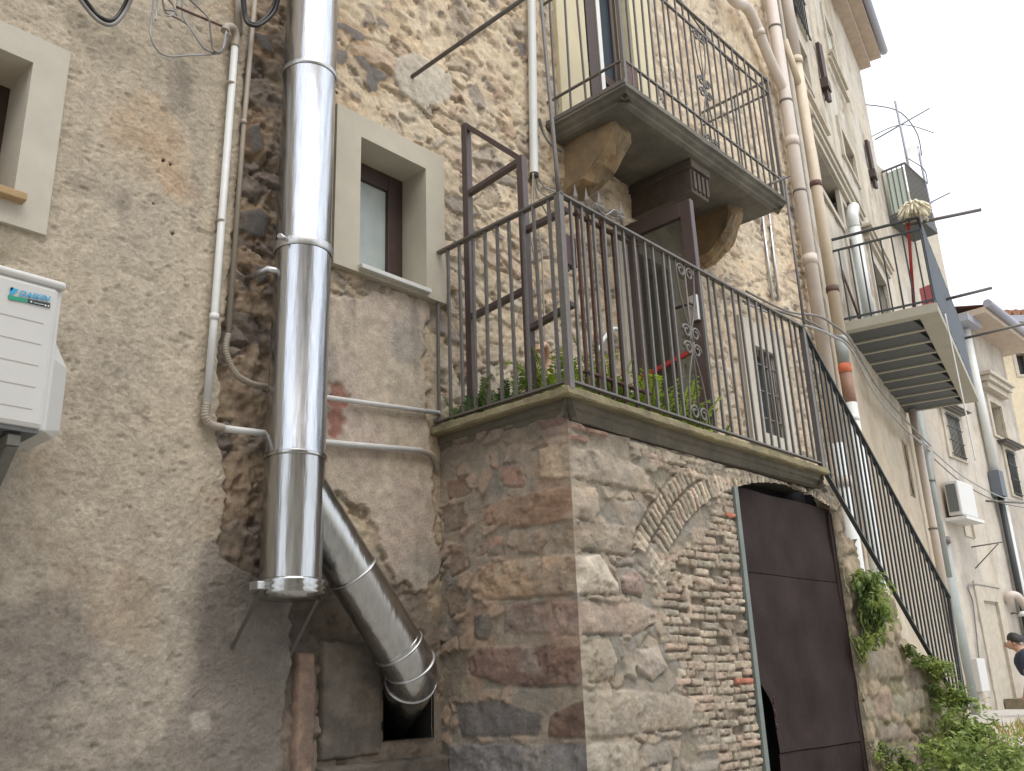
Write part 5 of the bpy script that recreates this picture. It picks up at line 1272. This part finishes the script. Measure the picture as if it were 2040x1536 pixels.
cable('hanging_rope', [qb(.55, -.02, .15), qb(.55, -.03, -1.0), PY(1800, 880, -.5)*0+qb(.57, -.03, -1.5)], .008, MT['pvc_white'], 'long white cord hanging down from the concrete balcony edge')
# cables along the houses
for i, (dz, mt, lab) in enumerate(((0, 'cable', 'dark cable of the run crossing the drainpipes at the stair head'), (-.05, 'cable_pale', 'pale cable of the run crossing the drainpipes at the stair head'), (.05, 'cable', 'upper cable of the run crossing the drainpipes at the stair head'))):
    pts = [PY(1480, 600, -.05), PY(1560, 628, -.12), PY(1620, 640, -.2), PY(1652, 664, -.22)]
    pts += [F2.pt(1690, 690, .2), F2.pt(1740, 775, .12), F2.pt(1800, 850, .12), F2.pt(1850, 895, .14)]
    pts = [p+np.array([0, -.02*i, dz+.03*math.sin(k*2+i)]) for k, p in enumerate(pts)]
    cable('street_cable', pts, .011, MT[mt], lab, group='cables strung along the houses')
for i, (a, b, lab) in enumerate((((1860, 900), (1995, 990), 'upper cable sagging across the cream house toward the right edge'), ((1862, 915), (1990, 1000), 'lower cable sagging across the cream house toward the right edge'))):
    p, q = F3.pt(*a, .2), F3.pt(*b, .2); cable('street_cable', [p, p*.6+q*.4+np.array([0, 0, -.1]), q, q+F3.U*2+np.array([0, 0, .1])], .011, MT['cable'] if i else MT['cable_pale'], lab, group='cables strung along the houses')

# ================================================================== FAR HOUSES
hx = thing('grey_house', 'narrow grey-beige house with a high balcony rising behind the end of the tall house', 'house', F3.at(1.5, 0, 0))
pl = [F3.px(*p) for p in ((1700, 432), (1832, 431), (1862, 425), (1890, 535), (1906, 548), (1910, 566), (1960, 800), (1960, 1300), (1700, 1300))]
gu1 = F3.px(1862, 425)[0]; gz1 = F3.px(1862, 425)[1]
m = MB(); m.fbox(F3, 0.02, gu1, 1, gz1, -5, -.02); m.build('wall', MT['stone_trim'], hx)
m = MB(); m.fbox(F3, gu1-.3, gu1+.45, 7.95, 8.1, -5, .3); m.build('eaves', MT['gutter'], hx)
def_far = lambda U, V: None
def f_w3(U, V):
    n3 = fbm(U*1.2, V*.9, 4, 111); n9 = fbm(U*5, V*5, 4, 112)
    C = np.zeros(U.shape+(3,)); C[:] = sl(190, 180, 164)
    C = lerp(C, np.broadcast_to(sl(174, 164, 150), C.shape), sst(-.1, .35, n3)); C = lerp(C, np.broadcast_to(sl(200, 180, 148), C.shape), .4*sst(.1, .45, fbm(U*1.5+7, V*1.2, 4, 113)))
    C = lerp(C, np.broadcast_to(sl(150, 142, 130), C.shape), .5*sst(.1, .4, fbm(U*3, V*.6, 4, 114)))
    return .01*n9, C*(1+.1*n9)[..., None]
h3 = thing('cream_house', 'cream plastered house with barred windows and an air conditioner at the right edge', 'house', F3.at(4, 0, 0))
u3e = F3.px(2003, 735)[0]
qa = dict(u0=F3.px(1884, 850)[0], u1=F3.px(1918, 905)[0], v0=F3.px(1918, 915)[1], v1=F3.px(1884, 826)[1])
qb2 = dict(u0=F3.px(2002, 910)[0], u1=F3.px(2022, 940)[0], v0=F3.px(2020, 985)[1], v1=F3.px(2004, 900)[1])
qc = dict(u0=F3.px(1919, 1050)[0], u1=F3.px(1938, 1055)[0], v0=F3.px(1930, 1070)[1], v1=F3.px(1926, 1030)[1])
qd = dict(u0=F3.px(1966, 1250)[0], u1=F3.px(2004, 1300)[0], v0=.9, v1=F3.px(1962, 1197)[1])
qe = dict(u0=F3.px(1972, 815)[0], u1=F3.px(2000, 850)[0], v0=F3.px(1990, 870)[1], v1=F3.px(1972, 800)[1])
us = spaced([(0, u3e, .06)]); vs = spaced([(-.2, 8.1, .06)])
relief('wall', MT['render'], F3, us, vs, f_w3, h3, keep=lambda u, v: holes(u, v, qa, qb2, qc, qd, qe))
m = MB(); m.fbox(F3, .05, u3e-.02, -.2, 8.1, -5, -.45); m.build('house_body', MT['stone_trim'], h3)
m = MB(); m.fbox(F3, u3e-.02, u3e, -.2, 8.1, -.45, -.0); m.build('house_end', MT['stone_trim'], h3)
win(h3, F3, qa, .12, 'glass', 'stone_trim', .15, label='barred window over the small air conditioner', grille=9)
win(h3, F3, qb2, .12, 'glass', 'stone_trim', .12, label='barred window beside the white drainpipe', grille=7)
win(h3, F3, qc, .12, 'glass', None); 
oq = win(h3, F3, qd, .4, 'ochre', 'stone_trim', .3, label='recessed doorway in a stone surround', name='doorway')
oe = win(h3, F3, qe, .2, 'ochre', 'stone_trim', .12); cornice(oe, F3, qe['u0']-.3, qe['u1']+.3, qe['v1']+.2, .3, .26)
cornice(h3, F3, qb2['u0']-.25, qb2['u1']+.25, qb2['v1']+.1, .06, .22, 'iron', 'canopy'); cornice(h3, F3, qa['u0']-.2, qa['u1']+.2, qa['v1']+.08, .06, .2, 'iron', 'canopy')
eu0 = F3.px(1905, 625)[0]
m = MB(); m.fbox(F3, gu1+.0, u3e+.4, 8.1, 8.22, -5, .55); m.build('eaves', MT['soffit'], h3)
m = MB(); m.tube([F3.at(gu1, 8.27, .6), F3.at(u3e+.42, 8.27, .6)], .08, 10); m.build('gutter', MT['gutter'], h3)
m = MB(); m.add([F3.at(gu1, 8.25, .58), F3.at(u3e+.4, 8.25, .58), F3.at(u3e+.4, 9.6, -5), F3.at(gu1, 9.6, -5)], [(0, 1, 2, 3)]); m.build('roof', MT['tile'], h3)
# high balcony of the grey house
b4t = thing('far_balcony', 'small high balcony with pale green railing against the sky past the tall house', 'balcony', F3.at(1.6, 9.6, .4))
B0 = F3.px(1770, 398, .0); bz = 9.35; bu0, bu1 = .15, 1.15
m = MB(); m.fbox(F3, bu0, bu1, bz-.12, bz, -.0, .45); m.build('slab', MT['slat'], b4t)
m = MB()
for z in (.05, .95): m.bar(F3.at(bu0, bz+z, .0), F3.at(bu0, bz+z, .42), .03); m.bar(F3.at(bu0, bz+z, .42), F3.at(bu1, bz+z, .42), .03)
for k in range(16): x = bu0+(bu1-bu0)*k/15; m.bar(F3.at(x, bz, .42), F3.at(x, bz+.95, .42), .016)
for k in range(5): m.bar(F3.at(bu0, bz, .09*k), F3.at(bu0, bz+.95, .09*k), .016)
rb4 = m.build('railing', MT['iron'], b4t)
m = MB(); m.fbox(F3, bu0+.03, bu1-.03, bz+.06, bz+.9, .395, .40); m.fbox(F3, bu0+.01, bu0+.014, bz+.06, bz+.9, .05, .38); m.build('screen', simple('pale_green_sheet', sl(200, 214, 204), .6, var=.04), rb4)
am = thing('aerial_mast', 'tall grey mast with crossbars and wires standing on the high far balcony', 'mast', F3.at(.6, bz, .6))
def f3(u, z, d): return F3.at(u, bz+z, d)
m = MB(); m.tube([f3(.5, 0, .38), f3(.42, 2.4, .38)], .022, 8); m.build('pole', MT['gutter'], am)
for (z, l) in ((1.75, .55), (.0, .6), (-.05, .3)):
    m = MB(); m.tube([f3(.45, z+.15-.08, .38-l*.9), f3(.45, z+.15+.08, .38+l)], .014, 6); m.build('crossbar', MT['gutter'], am)
m = MB(); m.tube(smoothcurve([F2.at(U2E, 11.8, -.1), f3(.42, 2.2, .38), f3(.9, 1.9, .5), f3(1.12, 1.5, .45)], 6), .012, 5); m.build('wire', MT['cable'], am)
m = MB(); m.tube(smoothcurve([f3(.42, 1.2, .38), f3(.9, 1.1, .5), f3(1.12, .9, .45)], 6), .010, 5); m.tube(smoothcurve([f3(.45, 1.9, -.3), f3(.45, 1.9, .38), f3(.5, 1.5, .9)], 6), .010, 5); m.build('wire', MT['cable'], am)
fp = thing('flag_pole', 'thin pole with a ragged pale cloth on the high far balcony', 'pole', F3.at(2.4, bz, .8))
m = MB(); m.tube([f3(1.12, 0, .42), f3(1.08, 1.7, .42)], .022, 8); m.build('pole', MT['gutter'], fp)
m = MB(); rb3 = random.Random(8); gx = [[f3(1.08-.05*i-.03*j, 1.68-.07*j+.05*math.sin(i*1.3), .42-.05*i+.03*math.sin(j+i)) for i in range(6)] for j in range(6)]
m.add([p for r in gx for p in r], [(j*6+i, j*6+i+1, j*6+i+7, j*6+i+6) for j in range(5) for i in range(5) if not (i == 4 and j in (0, 4))], True); m.build('cloth', MT['conduit'], fp)
# yellow house closing the view
d0_ = ray(2000, 700); d0_ = d0_/np.linalg.norm(d0_[:2]); Y0 = CAM+d0_*31
FY = Frame((Y0[0], Y0[1], 0), R_(-46))
hy = thing('yellow_house', 'pale yellow house with tiled roof closing the street at the far right', 'house', FY.at(0, 0, 0))
ry = FY.px(2010, 655)[1]; wy = rect(FY, (2022, 704), (2056, 748))
us = spaced([(-4, 5, .1)]); vs = spaced([(-.5, ry, .1)])
relief('wall', MT['render'], FY, us, vs, lambda U, V: (0*U, np.broadcast_to(sl(206, 188, 152), U.shape+(3,))*(1+.08*fbm(U, V, 4, 121))[..., None]), hy, keep=lambda u, v: holes(u, v, wy))
win(hy, FY, wy, .3, 'glass', 'stone_trim', .1)
m = MB(); m.fbox(FY, -4.3, 5, ry, ry+.22, -3, .6); m.build('eaves', MT['gutter'], hy)
m = MB()
for k in range(34): m.tube([FY.at(-4.2+.28*k, ry+.28, .62), FY.at(-4.2+.28*k, ry+1.2, -2.5)], .12, 7)
m.build('roof', MT['tile'], hy)
# small things on the cream house
acf = thing('air_conditioner', 'small weathered air conditioner high on the cream house wall above a bracket', 'air conditioner', F3.at(F3.px(1925, 1000)[0], F3.px(1925, 1020)[1], .2))
a0 = F3.px(1918, 1020, .28); a1 = F3.px(1944, 1000, .28); zt_ = F3.px(1925, 957, .35)[1]; zb_ = F3.px(1925, 1022, .35)[1]
m = MB(); m.fbox(F3, a0[0], a1[0], zb_, zt_, .06, .28); m.build('casing', MT['ac_white'], acf, .02)
m = MB(); m.fbox(F3, a0[0]-.012, a0[0]+.0, zb_+.06, zt_-.06, .09, .24); m.build('fan_grille', MT['ac_dark'], acf)
m = MB(); m.fbox(F3, a0[0]-.05, a1[0]+.05, zb_-.08, zb_-.03, .0, .34); m.build('wall_bracket', MT['conduit'], acf)
z0 = F3.px(1955, 1345, .08); 
mb_ = MB(); mb_.fbox(F3, F3.px(1944, 1320, .1)[0], F3.px(1962, 1330, .1)[0], F3.px(1958, 1378, .1)[1], F3.px(1944, 1312, .1)[1], .0, .12)
tm_ = thing('meter_box', 'tall pale grey meter box low on the cream house wall', 'meter box', F3.at(F3.px(1950, 1340)[0], 1.2, 0)); mb_.build('box_body', MT['ac_white'], tm_, .008)
m = MB(); m.tube(smoothcurve([F3.pt(1950, 1310, .03), F3.pt(1945, 1260, .03), F3.pt(1938, 1200, .03), F3.pt(1932, 1165, .03), F3.pt(1990, 1172, .03)], 6), .012, 6); m.build('cable', MT['cable'], tm_)
m = MB(); m.fbox(F3, F3.px(1905, 1225)[0], F3.px(1914, 1235)[0], F3.px(1912, 1252)[1], F3.px(1906, 1216)[1], .0, .03)
tag(m.build('wall_plate', MT['plate_blue']), 'dark blue plate on the cream house wall beside the fat grey pipe', 'plate')
hb = F3.px(1935, 1090, 0)
m = MB(); m.tube([F3.at(hb[0], hb[1], 0), F3.at(hb[0], hb[1]+.02, .5)], .012, 6); m.tube([F3.at(hb[0], hb[1]-.35, 0), F3.at(hb[0], hb[1]+.0, .42)], .010, 6)
tag(m.build('clothesline_bracket', MT['iron']), 'empty iron bracket on the cream house wall under the small air conditioner', 'bracket')
lp = thing('wall_lamp', 'small white wall lamp above the bending person at the right edge', 'lamp', F3.pt(2015, 1225, .1))
m = MB(); lpp = F3.pt(2014, 1222, .0); m.tube([lpp, lpp+F3.N*.2], .015, 6); m.build('arm', MT['iron'], lp)
m = MB(); m.tube([lpp+F3.N*.2+np.array([0, 0, .02]), lpp+F3.N*.2+np.array([0, 0, -.06])], [.05, .11], 12); m.build('lamp_shade', MT['pvc_white'], lp)
pp = F3.px(2013, 1185, .1)
ap = rod('bent_pipe', smoothcurve([F3.at(pp[0], pp[1]-.1, .02), F3.at(pp[0]+.0, pp[1], .12), F3.at(pp[0]+.3, pp[1]-.08, .16), F3.at(pp[0]+.8, pp[1]-.5, .16), F3.at(pp[0]+1.1, pp[1]-.9, .16)], 6), .07, MT['pipe_pink'], 'short fat pale pipe slanting down at the right edge above the bending person', 'pipe')
pq = F3.pt(1965, 998, .1); rod('iron_bar', [pq, pq+F3.U*1.6+F3.N*.5+np.array([0, 0, .05])], .02, MT['iron'], 'long thin iron bar sticking out level from the cream house near the right edge', 'bar')

# ================================================================== GROUND
def gz(x): return 1.02*sst(-.5, 7.4, x)+.03*sst(7, 14, x)
X_ = np.r_[-120, -60, -20, np.arange(-8, 32, .4), 40, 80, 300]; Y_ = np.r_[-200, -60, -20, np.arange(-7, 3.2, .4), 8, 30, 200]
XX, YY = np.meshgrid(X_, Y_); ZZ = gz(XX)+.02*fbm(XX*.8, YY*.8, 4, 131)-.02
nx, ny = len(X_), len(Y_)
m = MB(); m.add(np.stack([XX, YY, ZZ], -1).reshape(-1, 3), [(j*nx+i, j*nx+i+1, (j+1)*nx+i+1, (j+1)*nx+i) for j in range(ny-1) for i in range(nx-1)], True)
tag(m.build('street', MT['asphalt']), kind='structure')
m = MB(); dq_ = [F3.at(u, 1.02, d) for (u, d) in ((1.3, 1.2), (3.2, 1.2), (3.2, .0), (1.3, .0))]; m.hexa(dq_+[p+np.array([0, 0, .16]) for p in dq_])
tag(m.build('pavement', MT['concrete']), kind='structure')
# houses across the lane, behind the viewer: they shade the lane and mirror in the flue
ho = thing('opposite_house', 'plain ochre house across the lane, mirrored dimly in the steel flue', 'house', (0, -6.6, 0))
FO = Frame((3.4, -6.6, 0), math.pi)
us = spaced([(0, 12, .25)]); vs = spaced([(-.5, 9.0, .2)])
ows = [dict(u0=2+2.6*i, u1=3+2.6*i, v0=z_, v1=z_+1.5) for i in range(4) for z_ in (2.6, 5.9)]
relief('wall', MT['render'], FO, us, vs, lambda U, V: (.02*fbm(U*3, V*3, 3, 141), np.broadcast_to(sl(200, 192, 178), U.shape+(3,))*(1+.15*fbm(U, V, 4, 142))[..., None]), ho, keep=lambda u, v: holes(u, v, *ows))
for q in ows: win(ho, FO, q, .2, 'glass', 'stone_trim', .12)
m = MB(); m.fbox(FO, 0, 12, -.5, 9.0, -6, -.4); m.build('house_body', MT['stone_trim'], ho)
m = MB(); m.fbox(FO, -.2, 12.2, 9.0, 9.15, -6, .4); m.build('roof', MT['tile'], ho)

# ================================================================== PLANTS
def leaf_cloud(m, pts, size, rnd, droop=.3):
    for p in pts:
        a = rnd.uniform(0, 6.283); el = rnd.gauss(-droop, .5); L = size*rnd.uniform(.6, 1.3); w = L*rnd.uniform(.3, .5)
        d = np.array([math.cos(a)*math.cos(el), math.sin(a)*math.cos(el), math.sin(el)])
        s = np.cross(d, [0, 0, 1]); s /= np.linalg.norm(s)+1e-6; nrm = np.cross(s, d)
        tw = rnd.gauss(0, .6); s = s*math.cos(tw)+nrm*math.sin(tw); nrm = np.cross(s, d)
        p = np.array(p); mid = p+d*L*.45
        m.add([p, mid+s*w*.5+nrm*w*.12, p+d*L-nrm*L*.1, mid-s*w*.5+nrm*w*.12, mid], [(0, 1, 4), (1, 2, 4), (2, 3, 4), (3, 0, 4)])
def fern(m, ms, base, rnd, n, length, leaflet, spread=1.0, lean=(0, 0)):
    for k in range(n):
        a = rnd.uniform(0, 6.283); L = length*rnd.uniform(.5, 1.1); o = np.array(base)+np.array([rnd.gauss(0, .5)*spread*.2, rnd.gauss(0, .25)*spread*.2, 0])
        hd = np.array([math.cos(a)+lean[0], math.sin(a)*.8+lean[1], 0]); out = rnd.uniform(.25, .8)
        pts = [o+hd*out*L*t+np.array([0, 0, L*(t*1.0-.55*out*t*t)]) for t in np.linspace(0, 1, 7)]
        ms.tube(pts, .0022, 4, cap=False)
        P = smoothcurve(pts, 3)
        for i in range(3, len(P)-1):
            t = i/len(P); d = P[i+1]-P[i-1]; d /= np.linalg.norm(d)+1e-6; s = np.cross(d, [0, 0, 1]); s /= np.linalg.norm(s)+1e-6
            for sg_ in (-1, 1):
                l = leaflet*(1.1-abs(t-.45))*rnd.uniform(.7, 1.2); e = s*sg_*.85+d*.5+np.array([0, 0, rnd.gauss(-.15, .25)]); e /= np.linalg.norm(e)
                q = np.cross(e, s); q /= np.linalg.norm(q)+1e-6; w = l*.22*np.array(d)
                m.add([P[i], P[i]+e*l*.5+w, P[i]+e*l, P[i]+e*l*.5-w], [(0, 1, 2), (0, 2, 3)])
def fernplant(label, bases, n, length, leaflet, mat, seed, spread=1.0, lean=(0, 0)):
    t = thing('fern_weed', label, 'plant', bases[0], 'weeds growing on the terrace'); m = MB(); ms_ = MB(); rnd = random.Random(seed)
    for b in bases: fern(m, ms_, b, rnd, n, length, leaflet, spread, lean)
    m.build('foliage', MT[mat], t); ms_.build('stems', MT['stem'], t)
fernplant('dark green weed growing at the wall end of the terrace behind the railing', [(3.27, -.14, ZS), (3.28, -.25, ZS), (3.30, -.40, ZS)], 34, .23, .032, 'leaf_dark', 1, .7, (.75, -.1))
bp = [PZ(1215, 775, ZS+.05), PZ(1262, 795, ZS+.05), PZ(1310, 812, ZS+.05)]
fernplant('bright yellow-green fern sprouting behind the middle of the terrace railing', [(3.75, -.62, ZS), (3.95, -.60, ZS), (4.15, -.62, ZS), (3.60, -.66, ZS)], 30, .44, .05, 'leaf', 2, 1.5)
fernplant('low green sprigs at the foot of the open brown door', [(4.55, -.72, ZS), (4.42, -.76, ZS)], 14, .26, .04, 'leaf', 3, 1.0)
fernplant('sparse pale weed behind the railing corner of the terrace', [(3.42, -.45, ZS), (3.36, -.6, ZS)], 9, .22, .04, 'leaf', 4, 1.0)
def blob_plant(name, label, cat, blobs, n, size, mat, seed, stems=True, droop=.3):
    t = thing(name, label, cat, blobs[0][0]); m = MB(); rnd = random.Random(seed); pts = []
    tot = sum(b[1][0]*b[1][1]*b[1][2] for b in blobs)
    for (c, r) in blobs:
        k = int(n*(r[0]*r[1]*r[2])/tot)+30
        sub = [(np.array([rnd.gauss(0, .5), rnd.gauss(0, .5), rnd.gauss(0, .5)])) for _ in range(max(4, k//26))]
        for q in range(k):
            s = sub[q % len(sub)]+np.array([rnd.gauss(0, .16) for _ in range(3)])
            pts.append(np.array(c)+s*np.array(r))
    leaf_cloud(m, pts, size, rnd, droop); m.build('foliage', MT[mat], t)
    if stems:
        ms_ = MB()
        for (c, r) in blobs:
            for k in range(7):
                e = np.array(c)+np.array([rnd.gauss(0, .5)*r[0], rnd.gauss(0, .5)*r[1], rnd.uniform(-.4, .9)*r[2]]); b = np.array(c)+np.array([rnd.gauss(0, .2)*r[0], .0, -r[2]*.9])
                ms_.tube(smoothcurve([b, (b+e)/2+np.array([rnd.gauss(0, .05), 0, .05]), e], 5), [.006]*10+[.003], 5)
        ms_.build('stems', MT['stem'], t)
def pb(px, py, y): return PY(px, py, y)
blob_plant('hanging_ivy', 'clump of green creeper hanging on the stair wall right of the cellar door', 'creeper',
    [(pb(1728, 1165, -.93), (.13, .08, .16)), (pb(1742, 1210, -.95), (.17, .1, .2)), (pb(1735, 1250, -.93), (.11, .07, .16)), (pb(1716, 1285, -.9), (.06, .05, .12))], 1500, .045, 'leaf_bush', 11, droop=.7)
blob_plant('creeping_weed', 'trailing weeds over the top of the stair wall under the sloping railing', 'weeds',
    [(pb(1835, 1318, -.9), (.12, .08, .06)), (pb(1868, 1335, -.93), (.13, .1, .07)), (pb(1892, 1385, -.98), (.12, .12, .09)), (pb(1812, 1298, -.9), (.07, .06, .04))], 1900, .04, 'leaf_bush', 12, droop=.2)
blob_plant('leafy_bush', 'dense leafy green bush at the foot of the staircase in the bottom right corner', 'bush',
    [(pb(1915, 1440, -1.1), (.16, .16, .14)), (pb(1960, 1488, -1.2), (.24, .22, .15)), (pb(1905, 1515, -1.25), (.22, .2, .18)), (pb(2030, 1530, -1.2), (.3, .25, .13)), (pb(1975, 1560, -1.3), (.4, .3, .18)), (pb(1886, 1470, -1.02), (.14, .1, .16)), (pb(1940, 1465, -1.05), (.2, .15, .12)), (pb(2070, 1600, -1.3), (.4, .3, .2))], 9000, .05, 'leaf_bush', 13, droop=.25)
blob_plant('wall_sprig', 'small sprig of leaves at the bottom edge right of the cellar door', 'plant',
    [(pb(1765, 1515, -.92), (.12, .06, .1)), (pb(1800, 1528, -.95), (.1, .07, .08))], 320, .04, 'leaf_bush', 14)
m = MB(); rg = random.Random(21)
gp = []
for k in range(900):
    x = rg.uniform(9, 12.5); y = rg.uniform(-1.6, -.1); gp.append((x, y, gz(np.array([x]))[0]))
for p in gp:
    a = rg.uniform(0, 6.28); h = rg.uniform(.04, .14); d = np.array([math.cos(a), math.sin(a), 0])*.01; tip = np.array(p)+np.array([rg.gauss(0, .03), rg.gauss(0, .03), h])
    m.add([np.array(p)-d, np.array(p)+d, tip], [(0, 1, 2)])
tag(m.build('verge_grass', simple('dry_grass', sl(150, 140, 84), .9)), 'thin dry grass along the edge of the street beyond the bush', 'grass', kind='stuff')

# ================================================================== PERSON
def person():
    hd_ = ray(2012, 1277); hd_ = hd_/np.linalg.norm(hd_[:2]); H0 = CAM+hd_*14.6
    g = gz(np.array([H0[0]]))[0]+.0
    vd = np.array([hd_[0], hd_[1], 0]); vd /= np.linalg.norm(vd); rt = np.array([vd[1], -vd[0], 0])
    hz = H0[2]-.02
    def q(r, f, z): return H0*np.array([1, 1, 0])+rt*r+vd*f+np.array([0, 0, z])
    t = thing('person', 'dark-haired person in a navy T-shirt bending forward at the right edge of the street', 'person', q(.55, 0, g))
    J = {'pel': (.42, 0, g+.62), 'sp1': (.28, 0, g+.70), 'sp2': (.20, 0, hz-.32), 'ch': (.13, 0, hz-.17), 'nk': (.075, 0, hz-.055), 'hb': (.02, 0, hz-.02), 'ht': (-.03, 0, hz+.03),
         'sl': (.15, -.17, hz-.19), 'el': (.13, -.22, hz-.46), 'wl': (.06, -.16, hz-.66), 'hl': (.03, -.13, hz-.74),
         'sr': (.17, .17, hz-.19), 'er': (.15, .22, hz-.46), 'wr': (.10, .16, hz-.66), 'hr': (.05, .13, hz-.74),
         'll': (.42, -.10, g+.58), 'kl': (.30, -.11, g+.42), 'al': (.44, -.11, g+.08), 'fl': (.30, -.12, g+.03),
         'lr': (.42, .10, g+.58), 'kr': (.32, .11, g+.42), 'ar': (.48, .11, g+.08), 'fr': (.34, .12, g+.03)}
    Rr = dict(pel=.15, sp1=.14, sp2=.145, ch=.15, nk=.06, hb=.096, ht=.09, sl=.07, el=.045, wl=.032, hl=.035, sr=.07, er=.045, wr=.032, hr=.035, ll=.09, kl=.062, al=.045, fl=.04, lr=.09, kr=.062, ar=.045, fr=.04)
    E = [('pel','sp1'),('sp1','sp2'),('sp2','ch'),('ch','nk'),('nk','hb'),('hb','ht'),('ch','sl'),('sl','el'),('el','wl'),('wl','hl'),('ch','sr'),('sr','er'),('er','wr'),('wr','hr'),('pel','ll'),('ll','kl'),('kl','al'),('al','fl'),('pel','lr'),('lr','kr'),('kr','ar'),('ar','fr')]
    def skin(name, keys, mat, sc=1.0, root='pel', sub=1):
        es = [(a, b) for a, b in E if a in keys and b in keys]; ks = list(keys)
        me = bpy.data.meshes.new(name); me.from_pydata([tuple(q(*J[k])) for k in ks], [(ks.index(a), ks.index(b)) for a, b in es], []); me.update()
        o = bpy.data.objects.new(name, me); COL.objects.link(o); par(o, t)
        md = o.modifiers.new('skin', 'SKIN')
        if not me.skin_vertices: 
            bpy.context.view_layer.objects.active = o
        for k, v in zip(ks, me.skin_vertices[0].data): v.radius = (Rr[k]*sc, Rr[k]*sc); v.use_root = (k == root)
        s = o.modifiers.new('sub', 'SUBSURF'); s.levels = 2; s.render_levels = 2
        md.use_smooth_shade = True
        me.materials.append(MT[mat]); return o
    skin('body', list(J.keys()), 'skin')
    m = MB(); m.tube(smoothcurve([q(.30, 0, g+.62), q(.27, 0, g+.72), q(.21, 0, hz-.34), q(.15, 0, hz-.19), q(.115, 0, hz-.11)], 5), [.165]*6+[.17]*5+[.175]*4+[.165, .155, .14, .12, .10, .085], 16)
    for sg_ in (-1, 1): m.tube(smoothcurve([q(.14, .08*sg_, hz-.17), q(.155, .18*sg_, hz-.21), q(.14, .215*sg_, hz-.36)], 5), [.09]*4+[.08]*4+[.068, .066, .064], 12)
    m.build('shirt', MT['navy'], t)
    skin('trousers', ['pel', 'll', 'kl', 'al', 'lr', 'kr', 'ar'], 'greycloth', 1.13)
    m = MB(); c = q(.032, 0, hz+.02); 
    rnd = random.Random(4)
    V_, F_ = [], []; nn = 14
    for i in range(9):
        for k in range(nn):
            th = math.pi*.56*i/8; ph = 2*math.pi*k/nn; rr_ = .106+.008*math.sin(k*5+i*3)
            V_.append(c+(rt*(-.25*math.sin(0)) )+rr_*(np.array([0, 0, 1])*math.cos(th)+math.sin(th)*(rt*math.cos(ph)+vd*math.sin(ph)))+rt*.015*i*.4)
    for i in range(8):
        for k in range(nn): F_.append((i*nn+k, i*nn+(k+1) % nn, (i+1)*nn+(k+1) % nn, (i+1)*nn+k))
    m.add(V_, F_, True); m.build('hair', MT['hair'], t)
    for f in (-.085, .085): m = MB(); m.tube([q(.03, f, hz-.03), q(.04, f*1.1, hz-.01), q(.055, f*1.04, hz-.04)], [.012, .02, .01], 8); m.build('ear', MT['skin'], t)
    m = MB(); m.tube([q(-.06, 0, hz-.015), q(-.082, 0, hz-.04), q(-.06, 0, hz-.052)], [.01, .016, .01], 8); m.build('nose', MT['skin'], t)
    for f in (-.034, .034): m = MB(); m.ring(q(-.066, f, hz-.005), rt, .008, .006, 8, 6); m.build('eye', MT['hair'], t)
person()

# ================================================================== LIGHT
w = bpy.data.worlds.new('World'); scn.world = w; w.use_nodes = True
nt = w.node_tree; L = nt.links; bg = nt.nodes['Background']
sky = nt.nodes.new('ShaderNodeTexSky'); sky.sky_type = 'NISHITA'; sky.sun_disc = False
SE, SA = R_(62), R_(196)   # azimuth measured from +Y clockwise
sky.sun_elevation = SE; sky.sun_rotation = SA; sky.dust_density = 4; sky.air_density = 1.0; sky.ozone_density = .6
mix = nt.nodes.new('ShaderNodeMixRGB'); mix.inputs['Fac'].default_value = .72
mix.inputs['Color2'].default_value = (8.6, 8.9, 9.3, 1)
L.new(sky.outputs[0], mix.inputs['Color1']); L.new(mix.outputs[0], bg.inputs['Color']); bg.inputs['Strength'].default_value = .11
sd = bpy.data.lights.new('sun', 'SUN'); sd.energy = .8; sd.angle = R_(40); sd.color = (1, .98, .95)
so = bpy.data.objects.new('sun', sd); COL.objects.link(so)
dirv = Vector((math.sin(SA)*math.cos(SE), math.cos(SA)*math.cos(SE), math.sin(SE)))
so.rotation_euler = dirv.to_track_quat('Z', 'Y').to_euler()
vsn = scn.view_settings; vsn.view_transform = 'Standard'; vsn.look = 'None'; vsn.gamma = 1; vsn.exposure = .98; vsn.use_curve_mapping = False
scn.render.engine = 'CYCLES'; scn.cycles.max_bounces = 6; scn.cycles.diffuse_bounces = 4; scn.cycles.glossy_bounces = 4; scn.cycles.caustics_reflective = False; scn.cycles.caustics_refractive = False
scn.cycles.use_denoising = True
